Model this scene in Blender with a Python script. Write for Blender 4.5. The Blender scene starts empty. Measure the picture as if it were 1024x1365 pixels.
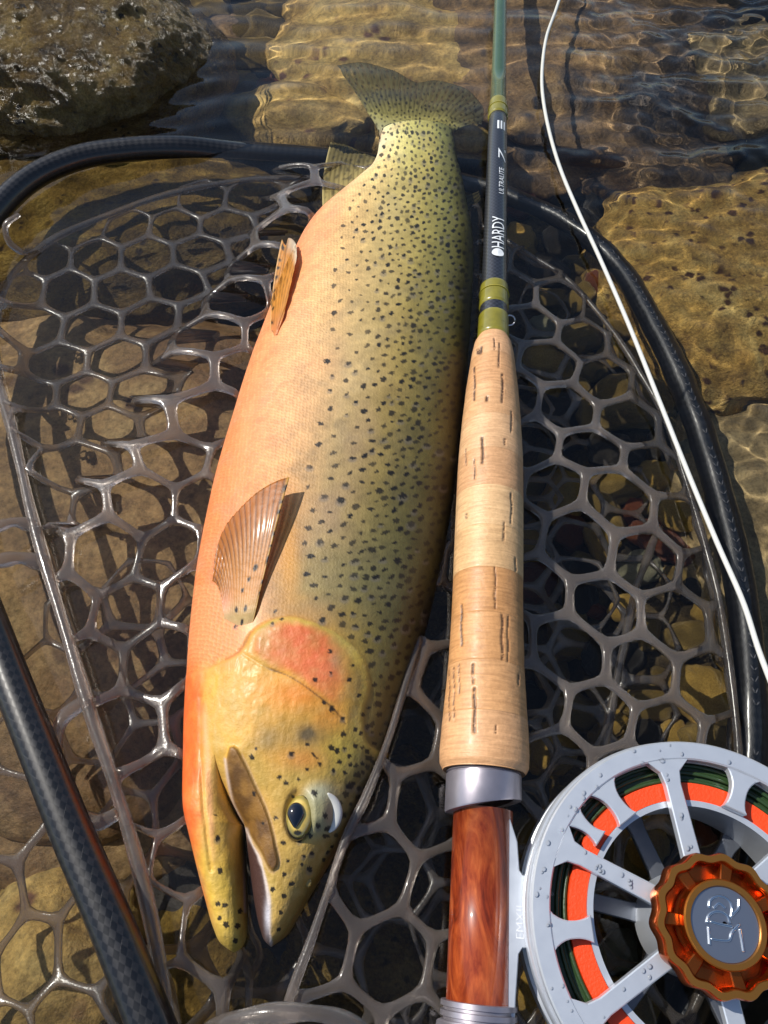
import bpy, bmesh, math, random
import numpy as np
from mathutils import Vector

rnd = random.Random(7)
npr = np.random.default_rng(11)
scene = bpy.context.scene
COL = scene.collection

# Builders below work in metres; the finished scene is stored at 1 unit = 10 cm (see the end), because the
# water's refracted sunlight solver works with fixed tolerances that suit that size.
UNIT = 10.0
scene.unit_settings.scale_length = 1.0 / UNIT

# ------------------------------------------------------------------ camera
CAM_H = 0.25
DEP = math.radians(61.0)          # how far the view axis points below the horizon
FPX = 993.0                       # focal length in photograph pixels (1024 x 1365)
cam_d = bpy.data.cameras.new('camera')
cam = bpy.data.objects.new('camera', cam_d)
COL.objects.link(cam)
cam.location = (0, 0, CAM_H * UNIT)
cam.rotation_euler = (math.pi / 2 - DEP, 0, 0)
cam_d.sensor_fit = 'VERTICAL'
cam_d.sensor_height = 24.0
cam_d.lens = 24.0 * FPX / 1365.0
cam_d.clip_start = 0.05
cam_d.clip_end = 200
scene.camera = cam

# ------------------------------------------------------------------ light
SUN = Vector((-0.60, 0.30, 0.74)).normalized()      # towards the sun
sun_el = math.asin(SUN.z)
sun_az = math.atan2(SUN.x, SUN.y)
w = bpy.data.worlds.new('World')
scene.world = w
w.use_nodes = True
nt = w.node_tree
sky = nt.nodes.new('ShaderNodeTexSky')
sky.sky_type = 'NISHITA'
sky.sun_disc = False
sky.sun_elevation = sun_el
sky.sun_rotation = sun_az
bgn = nt.nodes['Background']
nt.links.new(sky.outputs[0], bgn.inputs[0])
bgn.inputs[1].default_value = 0.11
sd = bpy.data.lights.new('sun', 'SUN')
sd.energy = 4.6
sd.angle = math.radians(0.53)
sd.color = (1.0, 0.95, 0.87)
sun = bpy.data.objects.new('sun', sd)
COL.objects.link(sun)
sun.rotation_euler = SUN.to_track_quat('Z', 'Y').to_euler()
sd.cycles.is_caustics_light = True

scene.view_settings.view_transform = 'Standard'
scene.view_settings.look = 'None'
scene.view_settings.exposure = 0.0
scene.view_settings.gamma = 1.0
scene.view_settings.use_curve_mapping = False
cy = scene.cycles
cy.use_denoising = True
cy.max_bounces = 10
cy.transmission_bounces = 8
cy.transparent_max_bounces = 16
cy.caustics_reflective = False
cy.caustics_refractive = True
cy.sample_clamp_indirect = 4.0

# ------------------------------------------------------------------ helpers
CO, SI = math.cos(DEP), math.sin(DEP)


def W(px, py, z=0.0):
    """point at height z on the ray through a photograph pixel; below the water the ray is refracted"""
    u = (px - 512) / FPX
    v = (py - 682.5) / FPX
    d = np.array([u, CO - v * SI, -(SI + v * CO)])
    zz = max(z, 0.0)
    p = np.array([0, 0, CAM_H]) + d * ((CAM_H - zz) / -d[2])
    if z < 0:
        d = d / np.linalg.norm(d)
        k = 1 / 1.333
        c = -d[2]
        t = k * d + np.array([0, 0, k * c - math.sqrt(1 - k * k * (1 - c * c))])
        p = p + t * (z / t[2])
    return p


def proj(P):
    """pixel of points (n,3), straight rays"""
    X = P[:, 0]
    Y = P[:, 1]
    Z = P[:, 2] - CAM_H
    depth = Y * CO - Z * SI
    up = Y * SI + Z * CO
    return 512 + FPX * X / depth, 682.5 - FPX * up / depth, depth


def lin(c):
    c = np.asarray(c, float) / 255.0
    return np.where(c <= 0.04045, c / 12.92, ((c + 0.055) / 1.055) ** 2.4)


def lc(*c):
    return tuple(lin(c)) + (1.0,)


def hermite(x, xp, fp):
    x = np.asarray(x, float)
    xp = np.asarray(xp, float)
    fp = np.asarray(fp, float)
    dd = np.diff(fp, axis=0) / (np.diff(xp) if fp.ndim == 1 else np.diff(xp)[:, None])
    m = np.empty_like(fp)
    m[0], m[-1] = dd[0], dd[-1]
    m[1:-1] = (dd[1:] + dd[:-1]) / 2
    i = np.clip(np.searchsorted(xp, x, side='right') - 1, 0, len(xp) - 2)
    h = xp[i + 1] - xp[i]
    t = np.clip((x - xp[i]) / h, 0, 1)
    if fp.ndim > 1:
        t = t[..., None]
        h = h[..., None]
    return ((2 * t**3 - 3 * t**2 + 1) * fp[i] + (t**3 - 2 * t**2 + t) * h * m[i]
            + (-2 * t**3 + 3 * t**2) * fp[i + 1] + (t**3 - t**2) * h * m[i + 1])


def curve(pts, n):
    pts = np.asarray(pts, float)
    s = np.concatenate([[0], np.cumsum(np.linalg.norm(np.diff(pts, axis=0), axis=1))])
    return hermite(np.linspace(0, s[-1], n), s, pts)


def sstep(a, b, x):
    t = np.clip((x - a) / (b - a), 0, 1)
    return t * t * (3 - 2 * t)


_perm = np.random.default_rng(3).permutation(256)
_perm = np.concatenate([_perm, _perm, _perm])
_g = np.random.default_rng(4).normal(size=(256, 3))
_g /= np.linalg.norm(_g, axis=1)[:, None]


def perlin(P):
    P = np.asarray(P, float)
    i = np.floor(P).astype(int)
    f = P - i
    i &= 255
    u = f * f * f * (f * (f * 6 - 15) + 10)
    out = 0
    for dx in (0, 1):
        for dy in (0, 1):
            for dz in (0, 1):
                h = _perm[_perm[_perm[(i[:, 0] + dx) & 255] + ((i[:, 1] + dy) & 255)] + ((i[:, 2] + dz) & 255)]
                g = _g[h]
                dot = g[:, 0] * (f[:, 0] - dx) + g[:, 1] * (f[:, 1] - dy) + g[:, 2] * (f[:, 2] - dz)
                wt = (u[:, 0] if dx else 1 - u[:, 0]) * (u[:, 1] if dy else 1 - u[:, 1]) * (u[:, 2] if dz else 1 - u[:, 2])
                out = out + wt * dot
    return out


def fbm(P, oct=4, gain=0.5):
    s, a = 0, 1.0
    for k in range(oct):
        s = s + a * perlin(P * (2.03 ** k) + 17.3 * k)
        a *= gain
    return s


def mesh_obj(name, V, F, mat, parent=None, smooth=True, uv=None, col=None, attrs=None):
    me = bpy.data.meshes.new(name)
    V = np.asarray(V, float)
    if isinstance(F, np.ndarray):
        n, k = F.shape
        me.vertices.add(len(V))
        me.vertices.foreach_set('co', V.astype(np.float32).ravel())
        me.loops.add(n * k)
        me.loops.foreach_set('vertex_index', F.astype(np.int32).ravel())
        me.polygons.add(n)
        me.polygons.foreach_set('loop_start', np.arange(0, n * k, k, dtype=np.int32))
        me.update(calc_edges=True)
        me.validate()
    else:
        me.from_pydata([tuple(v) for v in V], [], [tuple(int(q) for q in f) for f in F])
    if smooth:
        me.polygons.foreach_set('use_smooth', np.ones(len(me.polygons), bool))
    if uv is not None:
        a = me.attributes.new('puv', 'FLOAT_VECTOR', 'POINT')
        uv = np.asarray(uv, float)
        if uv.shape[1] == 2:
            uv = np.column_stack([uv, np.zeros(len(uv))])
        a.data.foreach_set('vector', uv.astype(np.float32).ravel())
    if col is not None:
        a = me.attributes.new('Col', 'FLOAT_COLOR', 'POINT')
        col = np.asarray(col, float)
        if col.shape[1] == 3:
            col = np.column_stack([col, np.ones(len(col))])
        a.data.foreach_set('color', col.astype(np.float32).ravel())
    for k, v in (attrs or {}).items():
        a = me.attributes.new(k, 'FLOAT', 'POINT')
        a.data.foreach_set('value', np.asarray(v, np.float32))
    me.materials.append(mat)
    o = bpy.data.objects.new(name, me)
    COL.objects.link(o)
    if parent is not None:
        o.parent = parent
        o.matrix_parent_inverse = PINV.get(parent.name, parent.matrix_basis.inverted())
    o.cycles.is_caustics_receiver = True
    return o


PINV = {}


def thing(name, label, cat, loc=(0, 0, 0), group=None):
    o = bpy.data.objects.new(name, None)
    COL.objects.link(o)
    o.location = tuple(loc)
    o.empty_display_size = 0.02
    tag(o, label, cat, group)
    return o


def tag(o, label=None, cat=None, group=None, kind=None):
    if label:
        o['label'] = label
    if cat:
        o['category'] = cat
    if group:
        o['group'] = group
    if kind:
        o['kind'] = kind
    return o


def grid_faces(nr, nc, off=0):
    i = np.arange(nr - 1)[:, None] * nc + np.arange(nc - 1)[None, :] + off
    return np.stack([i, i + 1, i + nc + 1, i + nc], axis=-1).reshape(-1, 4)


def sweep(P, r, nseg=20, closed=False, flat=1.0, cap=True):
    """tube along P (n,3); returns verts, faces, uv (length, turn). turn 0.5 = top"""
    P = np.asarray(P, float)
    n = len(P)
    r = np.broadcast_to(np.asarray(r, float), (n,))
    if closed:
        T = np.roll(P, -1, 0) - np.roll(P, 1, 0)
    else:
        T = np.gradient(P, axis=0)
    T /= np.linalg.norm(T, axis=1)[:, None]
    up = np.array([0, 0, 1.0])
    S = np.cross(T, up)
    S /= np.maximum(np.linalg.norm(S, axis=1), 1e-6)[:, None]
    U = np.cross(S, T)
    a = np.linspace(0, 2 * np.pi, nseg + 1)
    ca, sa = np.sin(a), -np.cos(a)
    V = P[:, None] + r[:, None, None] * (ca[None, :, None] * S[:, None] + flat * sa[None, :, None] * U[:, None])
    L = np.concatenate([[0], np.cumsum(np.linalg.norm(np.diff(P, axis=0), axis=1))])
    uv = np.stack([np.broadcast_to(L[:, None], (n, nseg + 1)), np.broadcast_to((a / (2 * np.pi))[None], (n, nseg + 1))], -1)
    V = V.reshape(-1, 3)
    uv = uv.reshape(-1, 2)
    F = grid_faces(n, nseg + 1)[:, ::-1]
    if closed:
        k = np.arange(nseg)
        b = (n - 1) * (nseg + 1)
        F = np.concatenate([F, np.stack([b + k, k, k + 1, b + k + 1], -1)[:, ::-1]])
    F = [tuple(f) for f in F]
    if cap and not closed:
        F.append(tuple(range(nseg)))
        F.append(tuple((n - 1) * (nseg + 1) + k for k in range(nseg))[::-1])
    return V, F, uv


# ------------------------------------------------------------------ material helpers
def new_mat(name):
    m = bpy.data.materials.new(name)
    m.use_nodes = True
    n = m.node_tree
    b = n.nodes['Principled BSDF']
    return m, n, b


def nd(n, t, **kw):
    x = n.nodes.new(t)
    for k, v in kw.items():
        if k.startswith('i_'):
            x.inputs[k[2:].replace('_', ' ')].default_value = v
        else:
            setattr(x, k, v)
    return x


def ramp(n, fac, stops):
    r = n.nodes.new('ShaderNodeValToRGB')
    while len(r.color_ramp.elements) < len(stops):
        r.color_ramp.elements.new(0.5)
    for e, (p, c) in zip(r.color_ramp.elements, stops):
        e.position = p
        e.color = c
    n.links.new(fac, r.inputs[0])
    return r.outputs[0]


def mixc(n, fac, a, b, mode='MIX'):
    m = n.nodes.new('ShaderNodeMix')
    m.data_type = 'RGBA'
    m.blend_type = mode
    for sock, v in ((m.inputs[0], fac), (m.inputs[6], a), (m.inputs[7], b)):
        if hasattr(v, 'is_linked'):
            n.links.new(v, sock)
        else:
            sock.default_value = v
    return m.outputs[2]


def math_n(n, op, a, b=None, clamp=False):
    m = n.nodes.new('ShaderNodeMath')
    m.operation = op
    m.use_clamp = clamp
    for sock, v in ((m.inputs[0], a), (m.inputs[1], b)):
        if v is None:
            continue
        if hasattr(v, 'is_linked'):
            n.links.new(v, sock)
        else:
            sock.default_value = v
    return m.outputs[0]


def noise(n, vec, scale, detail=4, rough=0.55, dist=0.0):
    x = n.nodes.new('ShaderNodeTexNoise')
    x.inputs['Scale'].default_value = scale
    x.inputs['Detail'].default_value = detail
    x.inputs['Roughness'].default_value = rough
    x.inputs['Distortion'].default_value = dist
    if vec is not None:
        n.links.new(vec, x.inputs['Vector'])
    return x.outputs[0]


def bump(n, b, height, strength, dist):
    x = n.nodes.new('ShaderNodeBump')
    x.inputs['Strength'].default_value = strength
    x.inputs['Distance'].default_value = dist * UNIT
    n.links.new(height, x.inputs['Height'])
    n.links.new(x.outputs[0], b.inputs['Normal'])
    return x


def attr(n, name, out='Vector'):
    a = n.nodes.new('ShaderNodeAttribute')
    a.attribute_name = name
    return a.outputs[out]


def rock_mat(name, dark, mid, light, scale=40, spots=None, rough=0.45, bmp=0.6, algae=None, big=2.4, sp_lo=0.5):
    m, n, b = new_mat(name)
    tc = n.nodes.new('ShaderNodeTexCoord').outputs['Object']
    n1 = noise(n, tc, scale, 9, 0.66, 0.5)
    c = ramp(n, n1, [(0.28, lc(*dark)), (0.5, lc(*mid)), (0.72, lc(*light))])
    n2 = noise(n, tc, scale * 0.3, 4, 0.6)
    c = mixc(n, math_n(n, 'MULTIPLY', math_n(n, 'SUBTRACT', n2, 0.42, True), big, True), c, lc(*dark), 'MIX')
    if algae:
        n4 = noise(n, tc, scale * 0.45, 6, 0.7, 1.0)
        c = mixc(n, ramp(n, n4, [(0.47, (0, 0, 0, 1)), (0.6, (1, 1, 1, 1))]), c, lc(*algae))
    if spots:
        v = n.nodes.new('ShaderNodeTexVoronoi')
        v.inputs['Scale'].default_value = scale * 3.0
        v.inputs['Randomness'].default_value = 1.0
        mp = n.nodes.new('ShaderNodeVectorMath')
        mp.operation = 'ADD'
        n.links.new(tc, mp.inputs[0])
        nz = n.nodes.new('ShaderNodeTexNoise')
        nz.inputs['Scale'].default_value = scale * 4
        sc = n.nodes.new('ShaderNodeVectorMath')
        sc.operation = 'SCALE'
        sc.inputs['Scale'].default_value = 0.006
        n.links.new(tc, nz.inputs['Vector'])
        n.links.new(nz.outputs['Color'], sc.inputs[0])
        n.links.new(sc.outputs[0], mp.inputs[1])
        n.links.new(mp.outputs[0], v.inputs['Vector'])
        f = ramp(n, v.outputs['Distance'], [(0.2, (1, 1, 1, 1)), (0.36, (0, 0, 0, 1))])
        n3 = noise(n, tc, scale * 1.1, 3, 0.5)
        f = math_n(n, 'MULTIPLY', f, ramp(n, n3, [(sp_lo, (0, 0, 0, 1)), (sp_lo + 0.1, (1, 1, 1, 1))]))
        c = mixc(n, f, c, lc(*spots))
    fine = noise(n, tc, scale * 14, 6, 0.75)
    c = mixc(n, 0.75, c, ramp(n, fine, [(0.3, (0.2, 0.19, 0.17, 1)), (0.5, (0.9, 0.9, 0.9, 1)), (0.72, (1.6, 1.6, 1.6, 1))]), 'MULTIPLY')
    n.links.new(c, b.inputs['Base Color'])
    b.inputs['Roughness'].default_value = rough
    h = math_n(n, 'ADD', noise(n, tc, scale * 6, 8, 0.72), math_n(n, 'MULTIPLY', n1, 1.5))
    bump(n, b, h, bmp, 0.004)
    return m


# ------------------------------------------------------------------ water
def water_height(X, Y):
    P = np.column_stack([X, Y, np.zeros_like(X)])
    far = sstep(0.16, 0.42, Y)
    right = sstep(0.03, 0.15, X)
    left = sstep(0.0, -0.12, X)
    amp = 0.25 + 0.75 * np.maximum(far * (0.55 + 0.45 * right), right * 0.85 * sstep(-0.02, 0.14, Y))
    warp = np.column_stack([perlin(P * 14), perlin(P * 14 + 9.1), np.zeros_like(X)]) * 0.35
    h1 = perlin(P * np.array([30, 44, 1]) + warp) * 0.0021 * (1 - far * 0.6) + perlin(P * np.array([24, 62, 1]) + warp * 1.5 + 40) * 0.0030 * far
    h2 = perlin(P * np.array([66, 88, 1]) + warp * 3 + 5.0) * 0.0015
    h3 = perlin(P * np.array([135, 150, 1]) + warp * 5 + 8.0) * 0.00030 * (0.6 + 0.9 * right)
    h4 = perlin(P * 5.0 + 3.3) * 0.0012
    amp = amp * (1 + 0.8 * sstep(0.08, 0.18, X) * sstep(0.28, 0.4, Y))
    return h4 * 0.5 + amp * (h1 * (0.6 + 0.4 * far) + (h2 + h3) * (0.55 + 0.45 * right))


def axis(lo, a, b, hi, step):
    core = np.arange(a, b + step / 2, step)
    l, st = [a], step
    while l[-1] > lo:
        st *= 1.18
        l.append(l[-1] - st)
    r, st = [core[-1]], step
    while r[-1] < hi:
        st *= 1.18
        r.append(r[-1] + st)
    return np.concatenate([np.array(l[:0:-1]), core, np.array(r[1:])])


gx = axis(-6, -0.26, 0.27, 6, 0.0012)
gy = axis(-4, -0.05, 0.60, 8, 0.0012)
XX, YY = np.meshgrid(gx, gy)
fx, fy = XX.ravel(), YY.ravel()
hz = water_height(fx, fy) * np.exp(-np.maximum(0, np.hypot(fx, fy - 0.25) - 0.6) * 0.7)
m_water, n, b = new_mat('river_water')
b.inputs['Base Color'].default_value = (0.97, 0.985, 0.96, 1)
b.inputs['Roughness'].default_value = 0.0
b.inputs['IOR'].default_value = 1.333
b.inputs['Transmission Weight'].default_value = 1.0
water = mesh_obj('water', np.column_stack([fx, fy, hz]), grid_faces(len(gy), len(gx)), m_water)
tag(water, 'clear rippling shallow river water over the stones', kind='structure')
water.cycles.is_caustics_caster = True
water.cycles.is_caustics_receiver = False

# ------------------------------------------------------------------ river bed
BED = -0.085


def bed_height(X, Y):
    P = np.column_stack([X, Y, np.zeros_like(X)])
    return BED + 0.034 * sstep(0.05, 0.10, X) * sstep(0.36, 0.28, Y) + 0.010 * fbm(P * 9, 3) + 0.004 * fbm(P * 60 + 4, 3) - 0.01 * sstep(0.5, 1.5, np.hypot(X, Y))


bx_ = axis(-6, -0.34, 0.36, 6, 0.004)
by_ = axis(-4, -0.08, 0.75, 8, 0.004)
XX, YY = np.meshgrid(bx_, by_)
bz = bed_height(XX.ravel(), YY.ravel())
m_bed = rock_mat('gravel_bed', (46, 38, 24), (92, 76, 46), (140, 118, 76), 60, spots=(40, 30, 22), rough=0.6, bmp=0.9)
bed = mesh_obj('river_bed', np.column_stack([XX.ravel(), YY.ravel(), bz]), grid_faces(len(by_), len(bx_)), m_bed)
tag(bed, 'brown gravelly river bed under the clear water', kind='structure')

# rocks
_ico = {}


def ico(sub):
    if sub not in _ico:
        bm = bmesh.new()
        bmesh.ops.create_icosphere(bm, subdivisions=sub, radius=1.0)
        V = np.array([v.co[:] for v in bm.verts])
        F = np.array([[v.index for v in f.verts] for f in bm.faces])
        bm.free()
        _ico[sub] = (V, F)
    return _ico[sub]


def rock_verts(sub, rad, seed, rough=0.12, boxy=0.0, detail=0.02):
    V, F = ico(sub)
    if boxy:
        p = 2 + boxy * 4
        V = V / (np.abs(V) ** p).sum(1)[:, None] ** (1 / p)
    off = np.array([seed * 3.7, seed * 1.9, seed * 5.3])
    N = V / np.linalg.norm(V, axis=1)[:, None]
    d = rough * fbm(N * 1.3 + off, 3, 0.5) + detail * (0.6 * fbm(N * 6 + off, 3, 0.6) + 0.55 * np.minimum(0.25, np.abs(fbm(N * 13 + off, 5, 0.66))))
    V = V * (1 + d)[:, None]
    return V * np.asarray(rad), F


def rock(name, label, px, py, z, rad, mat, seed, rot=0, sub=6, rough=0.25, boxy=0.0, detail=0.03, tilt=(0, 0), group=None):
    V, F = rock_verts(sub, rad, seed, rough, boxy, detail)
    o = mesh_obj(name, V, F, mat)
    o.location = W(px, py, z)
    o.rotation_euler = (math.radians(tilt[0]), math.radians(tilt[1]), math.radians(rot))
    tag(o, label, 'rock', group)
    return o


m_rA = rock_mat('wet_olive_rock', (52, 38, 18), (124, 98, 48), (176, 150, 90), 62, spots=(40, 30, 18), rough=0.2, bmp=1.0, big=1.0)
m_rB = rock_mat('ochre_rock', (150, 116, 58), (196, 162, 92), (216, 190, 122), 26, spots=(112, 76, 54), rough=0.5)
m_rD = rock_mat('mottled_brown_rock', (64, 52, 38), (146, 114, 72), (192, 158, 106), 30, spots=(50, 46, 48), rough=0.5, algae=(70, 62, 56))
m_rF = rock_mat('golden_rock', (134, 98, 40), (204, 164, 84), (236, 206, 128), 48, spots=(84, 54, 28), rough=0.5, sp_lo=0.40, bmp=0.9)
m_rG = rock_mat('grey_tan_rock', (98, 82, 52), (150, 128, 86), (184, 162, 116), 30, rough=0.5)
m_rI = rock_mat('tan_rock', (112, 86, 54), (172, 138, 90), (206, 176, 122), 22, spots=(96, 70, 50), rough=0.5, algae=(128, 98, 66))
m_rJ = rock_mat('mossy_ochre_rock', (74, 56, 24), (142, 112, 48), (188, 158, 80), 44, spots=(60, 44, 26), rough=0.5, bmp=1.0)
m_rK = rock_mat('dark_grey_rock', (34, 32, 30), (66, 60, 52), (98, 90, 76), 40, rough=0.45)

r = rock('boulder', 'big wet olive brown boulder rising out of the water', 95, 150, 0.0, (0.116, 0.088, 0.066), m_rA, 3, rot=-10, sub=7, rough=0.10, detail=0.055, tilt=(0, 16))
r.location = (-0.203, 0.455, -0.012)
rock('boulder', 'pale ochre boulder with purple brown specks under the tail fin', 560, 70, -0.072, (0.088, 0.105, 0.045), m_rB, 5, rot=20, rough=0.3, detail=0.05)
rock('boulder', 'flat ochre stone under water behind the net hoop and tail', 405, 168, -0.068, (0.048, 0.032, 0.03), m_rB, 6, rot=-10, sub=5, detail=0.06)
rock('boulder', 'dark brown mottled boulder under the rippled water beside the line', 770, 85, -0.078, (0.105, 0.115, 0.054), m_rD, 8, rot=15, rough=0.3, boxy=0.2)
rock('boulder', 'pinkish tan stone with dark cleft beside the mottled boulder', 1005, 110, -0.06, (0.065, 0.06, 0.045), m_rG, 9, rot=30, sub=5, rough=0.3)
rock('boulder', 'brown stone under choppy water between golden and mottled boulders', 850, 215, -0.085, (0.06, 0.05, 0.04), m_rD, 12, rot=-20, sub=5)
rock('boulder', 'golden pitted boulder outside the hoop laced with bright ripple light', 995, 405, -0.064, (0.075, 0.078, 0.050), m_rF, 14, rot=10, rough=0.22, boxy=0.3)
rock('boulder', 'grey tan slab with thin crack outside the hoop', 1060, 770, -0.075, (0.052, 0.085, 0.04), m_rG, 16, rot=8, rough=0.15, boxy=0.7, sub=5)
rock('boulder', 'mossy yellow brown rock under the hoop and empty corner of the net', 130, 320, -0.066, (0.12, 0.07, 0.05), m_rJ, 18, rot=6, rough=0.2, detail=0.05)
rock('boulder', 'broad tan rock slab under the net beside the belly', 90, 720, -0.088, (0.115, 0.125, 0.055), m_rI, 21, rot=-14, rough=0.2, boxy=0.35)
rock('boulder', 'brown rock slab under the rim cord beside the fish head', 165, 1010, -0.085, (0.065, 0.05, 0.03), m_rI, 24, rot=12, sub=5, rough=0.2, boxy=0.3)
rock('boulder', 'pale sandy stone under the carbon hoop', 55, 1300, -0.075, (0.04, 0.034, 0.028), m_rB, 27, rot=40, sub=5, rough=0.25)
rock('boulder', 'dark stone in shade below the jaw', 330, 1150, -0.088, (0.05, 0.045, 0.025), m_rK, 29, rot=0, sub=5)
rock('boulder', 'speckled olive stone under the net below the open mouth', 270, 1290, -0.085, (0.032, 0.028, 0.022), m_rJ, 31, rot=60, sub=5)
rock('boulder', 'dark olive rock under the net between the head and reel seat', 520, 1180, -0.088, (0.045, 0.05, 0.03), m_rA, 33, rot=0, sub=5)
rock('boulder', 'dark brown rock behind the tan stone at the waterline', 310, 60, -0.105, (0.05, 0.035, 0.03), m_rD, 35, rot=5, sub=5)
rock('boulder', 'speckled brown rock seen through the open reel', 850, 1150, -0.088, (0.045, 0.04, 0.03), m_rJ, 37, rot=5, sub=5)

# pebbles lying on the bed
pk = [
    ('olive tan pebble with smooth rounded sides on the river bed', rock_mat('pebble_olive', (90, 72, 36), (140, 116, 62), (176, 152, 92), 70, rough=0.35), 0.38),
    ('dark charcoal pebble lying among lighter pebbles on the bed', rock_mat('pebble_dark', (28, 26, 24), (52, 48, 42), (84, 76, 64), 80, rough=0.35), 0.24),
    ('golden yellow pebble glowing through the clear water', rock_mat('pebble_gold', (140, 104, 42), (190, 154, 76), (216, 188, 112), 60, rough=0.35), 0.2),
    ('rust red pebble lying among the brown pebbles', rock_mat('pebble_rust', (78, 40, 26), (118, 66, 42), (150, 96, 62), 70, rough=0.35), 0.08),
    ('pale grey green pebble resting on the river bed', rock_mat('pebble_grey', (98, 96, 78), (146, 142, 116), (182, 176, 146), 70, rough=0.35), 0.10),
]
pmesh = {}
for ki, (lab, mt, _) in enumerate(pk):
    for v in range(3):
        V, F = rock_verts(4, (1, rnd.uniform(0.65, 0.9), rnd.uniform(0.5, 0.7)), 40 + ki * 5 + v, 0.35, rnd.choice((0, 0.2, 0.5)), 0.03)
        o = mesh_obj('pebble', V, F, mt)
        pmesh[ki, v] = o.data
        bpy.data.objects.remove(o)
zones = [  # pixel boxes with count and size range
    ((700, 330, 1000, 1010), 120, (0.006, 0.016)),
    ((230, -30, 470, 190), 64, (0.010, 0.026)),
    ((690, 1000, 1024, 1365), 26, (0.007, 0.014)),
    ((230, 1100, 600, 1365), 34, (0.007, 0.015)),
    ((680, 180, 900, 330), 18, (0.008, 0.016)),
    ((0, 430, 200, 540), 10, (0.008, 0.016)),
    ((930, 0, 1024, 260), 14, (0.008, 0.018)),
]
placed = []
for (x0, y0, x1, y1), cnt, (ra, rb) in zones:
    k = tries = 0
    while k < cnt and tries < cnt * 30:
        tries += 1
        px, py = rnd.uniform(x0, x1), rnd.uniform(y0, y1)
        rr = rnd.uniform(ra, rb) * (1 if rnd.random() < 0.8 else 1.25)
        p = W(px, py, BED + rr * 0.4)
        if any((p[0] - q[0]) ** 2 + (p[1] - q[1]) ** 2 < (0.62 * (rr + q[2])) ** 2 for q in placed):
            continue
        placed.append((p[0], p[1], rr))
        k += 1
        ki = rnd.choices(range(len(pk)), [q[2] for q in pk])[0]
        o = bpy.data.objects.new('pebble', pmesh[ki, rnd.randrange(3)])
        COL.objects.link(o)
        o.scale = (rr, rr, rr)
        o.location = (p[0], p[1], float(bed_height(np.array([p[0]]), np.array([p[1]]))[0]) + rr * 0.35)
        o.rotation_euler = (rnd.uniform(-0.3, 0.3), rnd.uniform(-0.3, 0.3), rnd.uniform(0, 6.28))
        o.cycles.is_caustics_receiver = True
        tag(o, pk[ki][0], 'pebble', 'pebbles on the river bed: ' + pk[ki][0].split(' pebble')[0])

# ------------------------------------------------------------------ trout
Z0 = 0.002
OUT_Y = [178, 190, 210, 228, 248, 272, 290, 310, 335, 365, 400, 440, 480, 520, 560, 600, 640, 680, 720, 760, 800, 840, 880, 920, 960, 1000, 1040, 1085, 1120, 1159, 1206, 1240, 1258, 1270]
OUT_XL = [506, 505, 502, 492, 470, 441, 421, 406, 393, 379, 365, 350, 335, 322, 310, 298, 287, 278, 270, 263, 258, 254, 251, 249, 247, 246, 246, 249, 257, 266, 278, 288, 297, 313]
OUTR_Y = [178, 190, 210, 238, 270, 300, 330, 400, 480, 560, 640, 690, 740, 810, 860, 908, 958, 1008, 1040, 1062, 1100, 1125, 1160, 1195, 1225, 1248, 1262]
OUTR_X = [605, 606, 609, 616, 622, 628, 631, 629, 624, 617, 608, 600, 591, 575, 562, 548, 533, 518, 503, 489, 470, 455, 434, 413, 396, 381, 362]
SEAM_Y = [178, 400, 700, 900, 985, 1010, 1040, 1069, 1090, 1103]
SEAM_X = [548, 450, 385, 330, 304, 301, 304, 311, 320, 328]
MA_Y = [1103, 1123, 1150, 1177, 1213, 1235, 1252, 1264, 1270]
MA_X = [328, 325.5, 327.5, 329, 329.5, 329, 327, 321, 313]
MB_Y = [1103, 1123, 1150, 1190, 1220, 1240, 1254, 1262]
MB_X = [328, 330.5, 334, 339, 344, 349, 354, 362]
HT_Y = [178, 200, 240, 300, 400, 550, 750, 850, 950, 1050, 1103, 1180, 1270]
HT_Z = [.0078, .0095, .0125, .0165, .0215, .0255, .0265, .026, .0245, .0215, .019, .015, .012]


def rowY(py):      # world y on the fish mid plane for pixel row
    return np.array([W(512, q, Z0)[1] for q in np.atleast_1d(py)])


tabpy = np.linspace(100, 1340, 600)
tabY = rowY(tabpy)


def pyOf(Y):
    return np.interp(-np.asarray(Y), -tabY, tabpy)


def Wv(px, py, z=Z0):
    u = (px - 512) / FPX
    v = (py - 682.5) / FPX
    t = (CAM_H - z) / (SI + v * CO)
    return np.stack([u * t, (CO - v * SI) * t, np.zeros_like(t) + z], -1)


Ya, Yb = rowY(178)[0], rowY(1103)[0]
rows1 = np.linspace(Ya, Yb, 800)
py1 = pyOf(rows1)
q = np.sin(np.linspace(0, np.pi / 2, 150))[1:]
pyL = np.concatenate([py1, 1103 + (1270 - 1103) * q])
pyU = np.concatenate([py1, 1103 + (1262 - 1103) * q])
R = len(pyL)
R1 = len(py1)
CL, CU = 84, 150


def edges(py):
    xl = hermite(py, OUT_Y, OUT_XL)
    xr = hermite(np.minimum(py, 1262), OUTR_Y, OUTR_X)
    return xl, xr


def section(xi):
    return np.clip(1 - np.abs(xi) ** 2.15, 0, 1) ** 0.56


cs = lambda k: 0.5 - 0.5 * np.cos(np.linspace(0, np.pi, k))
tL = 0.55 * cs(CL) + 0.45 * np.linspace(0, 1, CL)
tU = 0.45 * cs(CU) + 0.55 * np.linspace(0, 1, CU)
seamL = np.where(pyL <= 1103, hermite(np.minimum(pyL, 1103), SEAM_Y, SEAM_X), hermite(np.maximum(pyL, 1103), MA_Y, MA_X))
seamU = np.where(pyU <= 1103, hermite(np.minimum(pyU, 1103), SEAM_Y, SEAM_X), hermite(np.maximum(pyU, 1103), MB_Y, MB_X))


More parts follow.
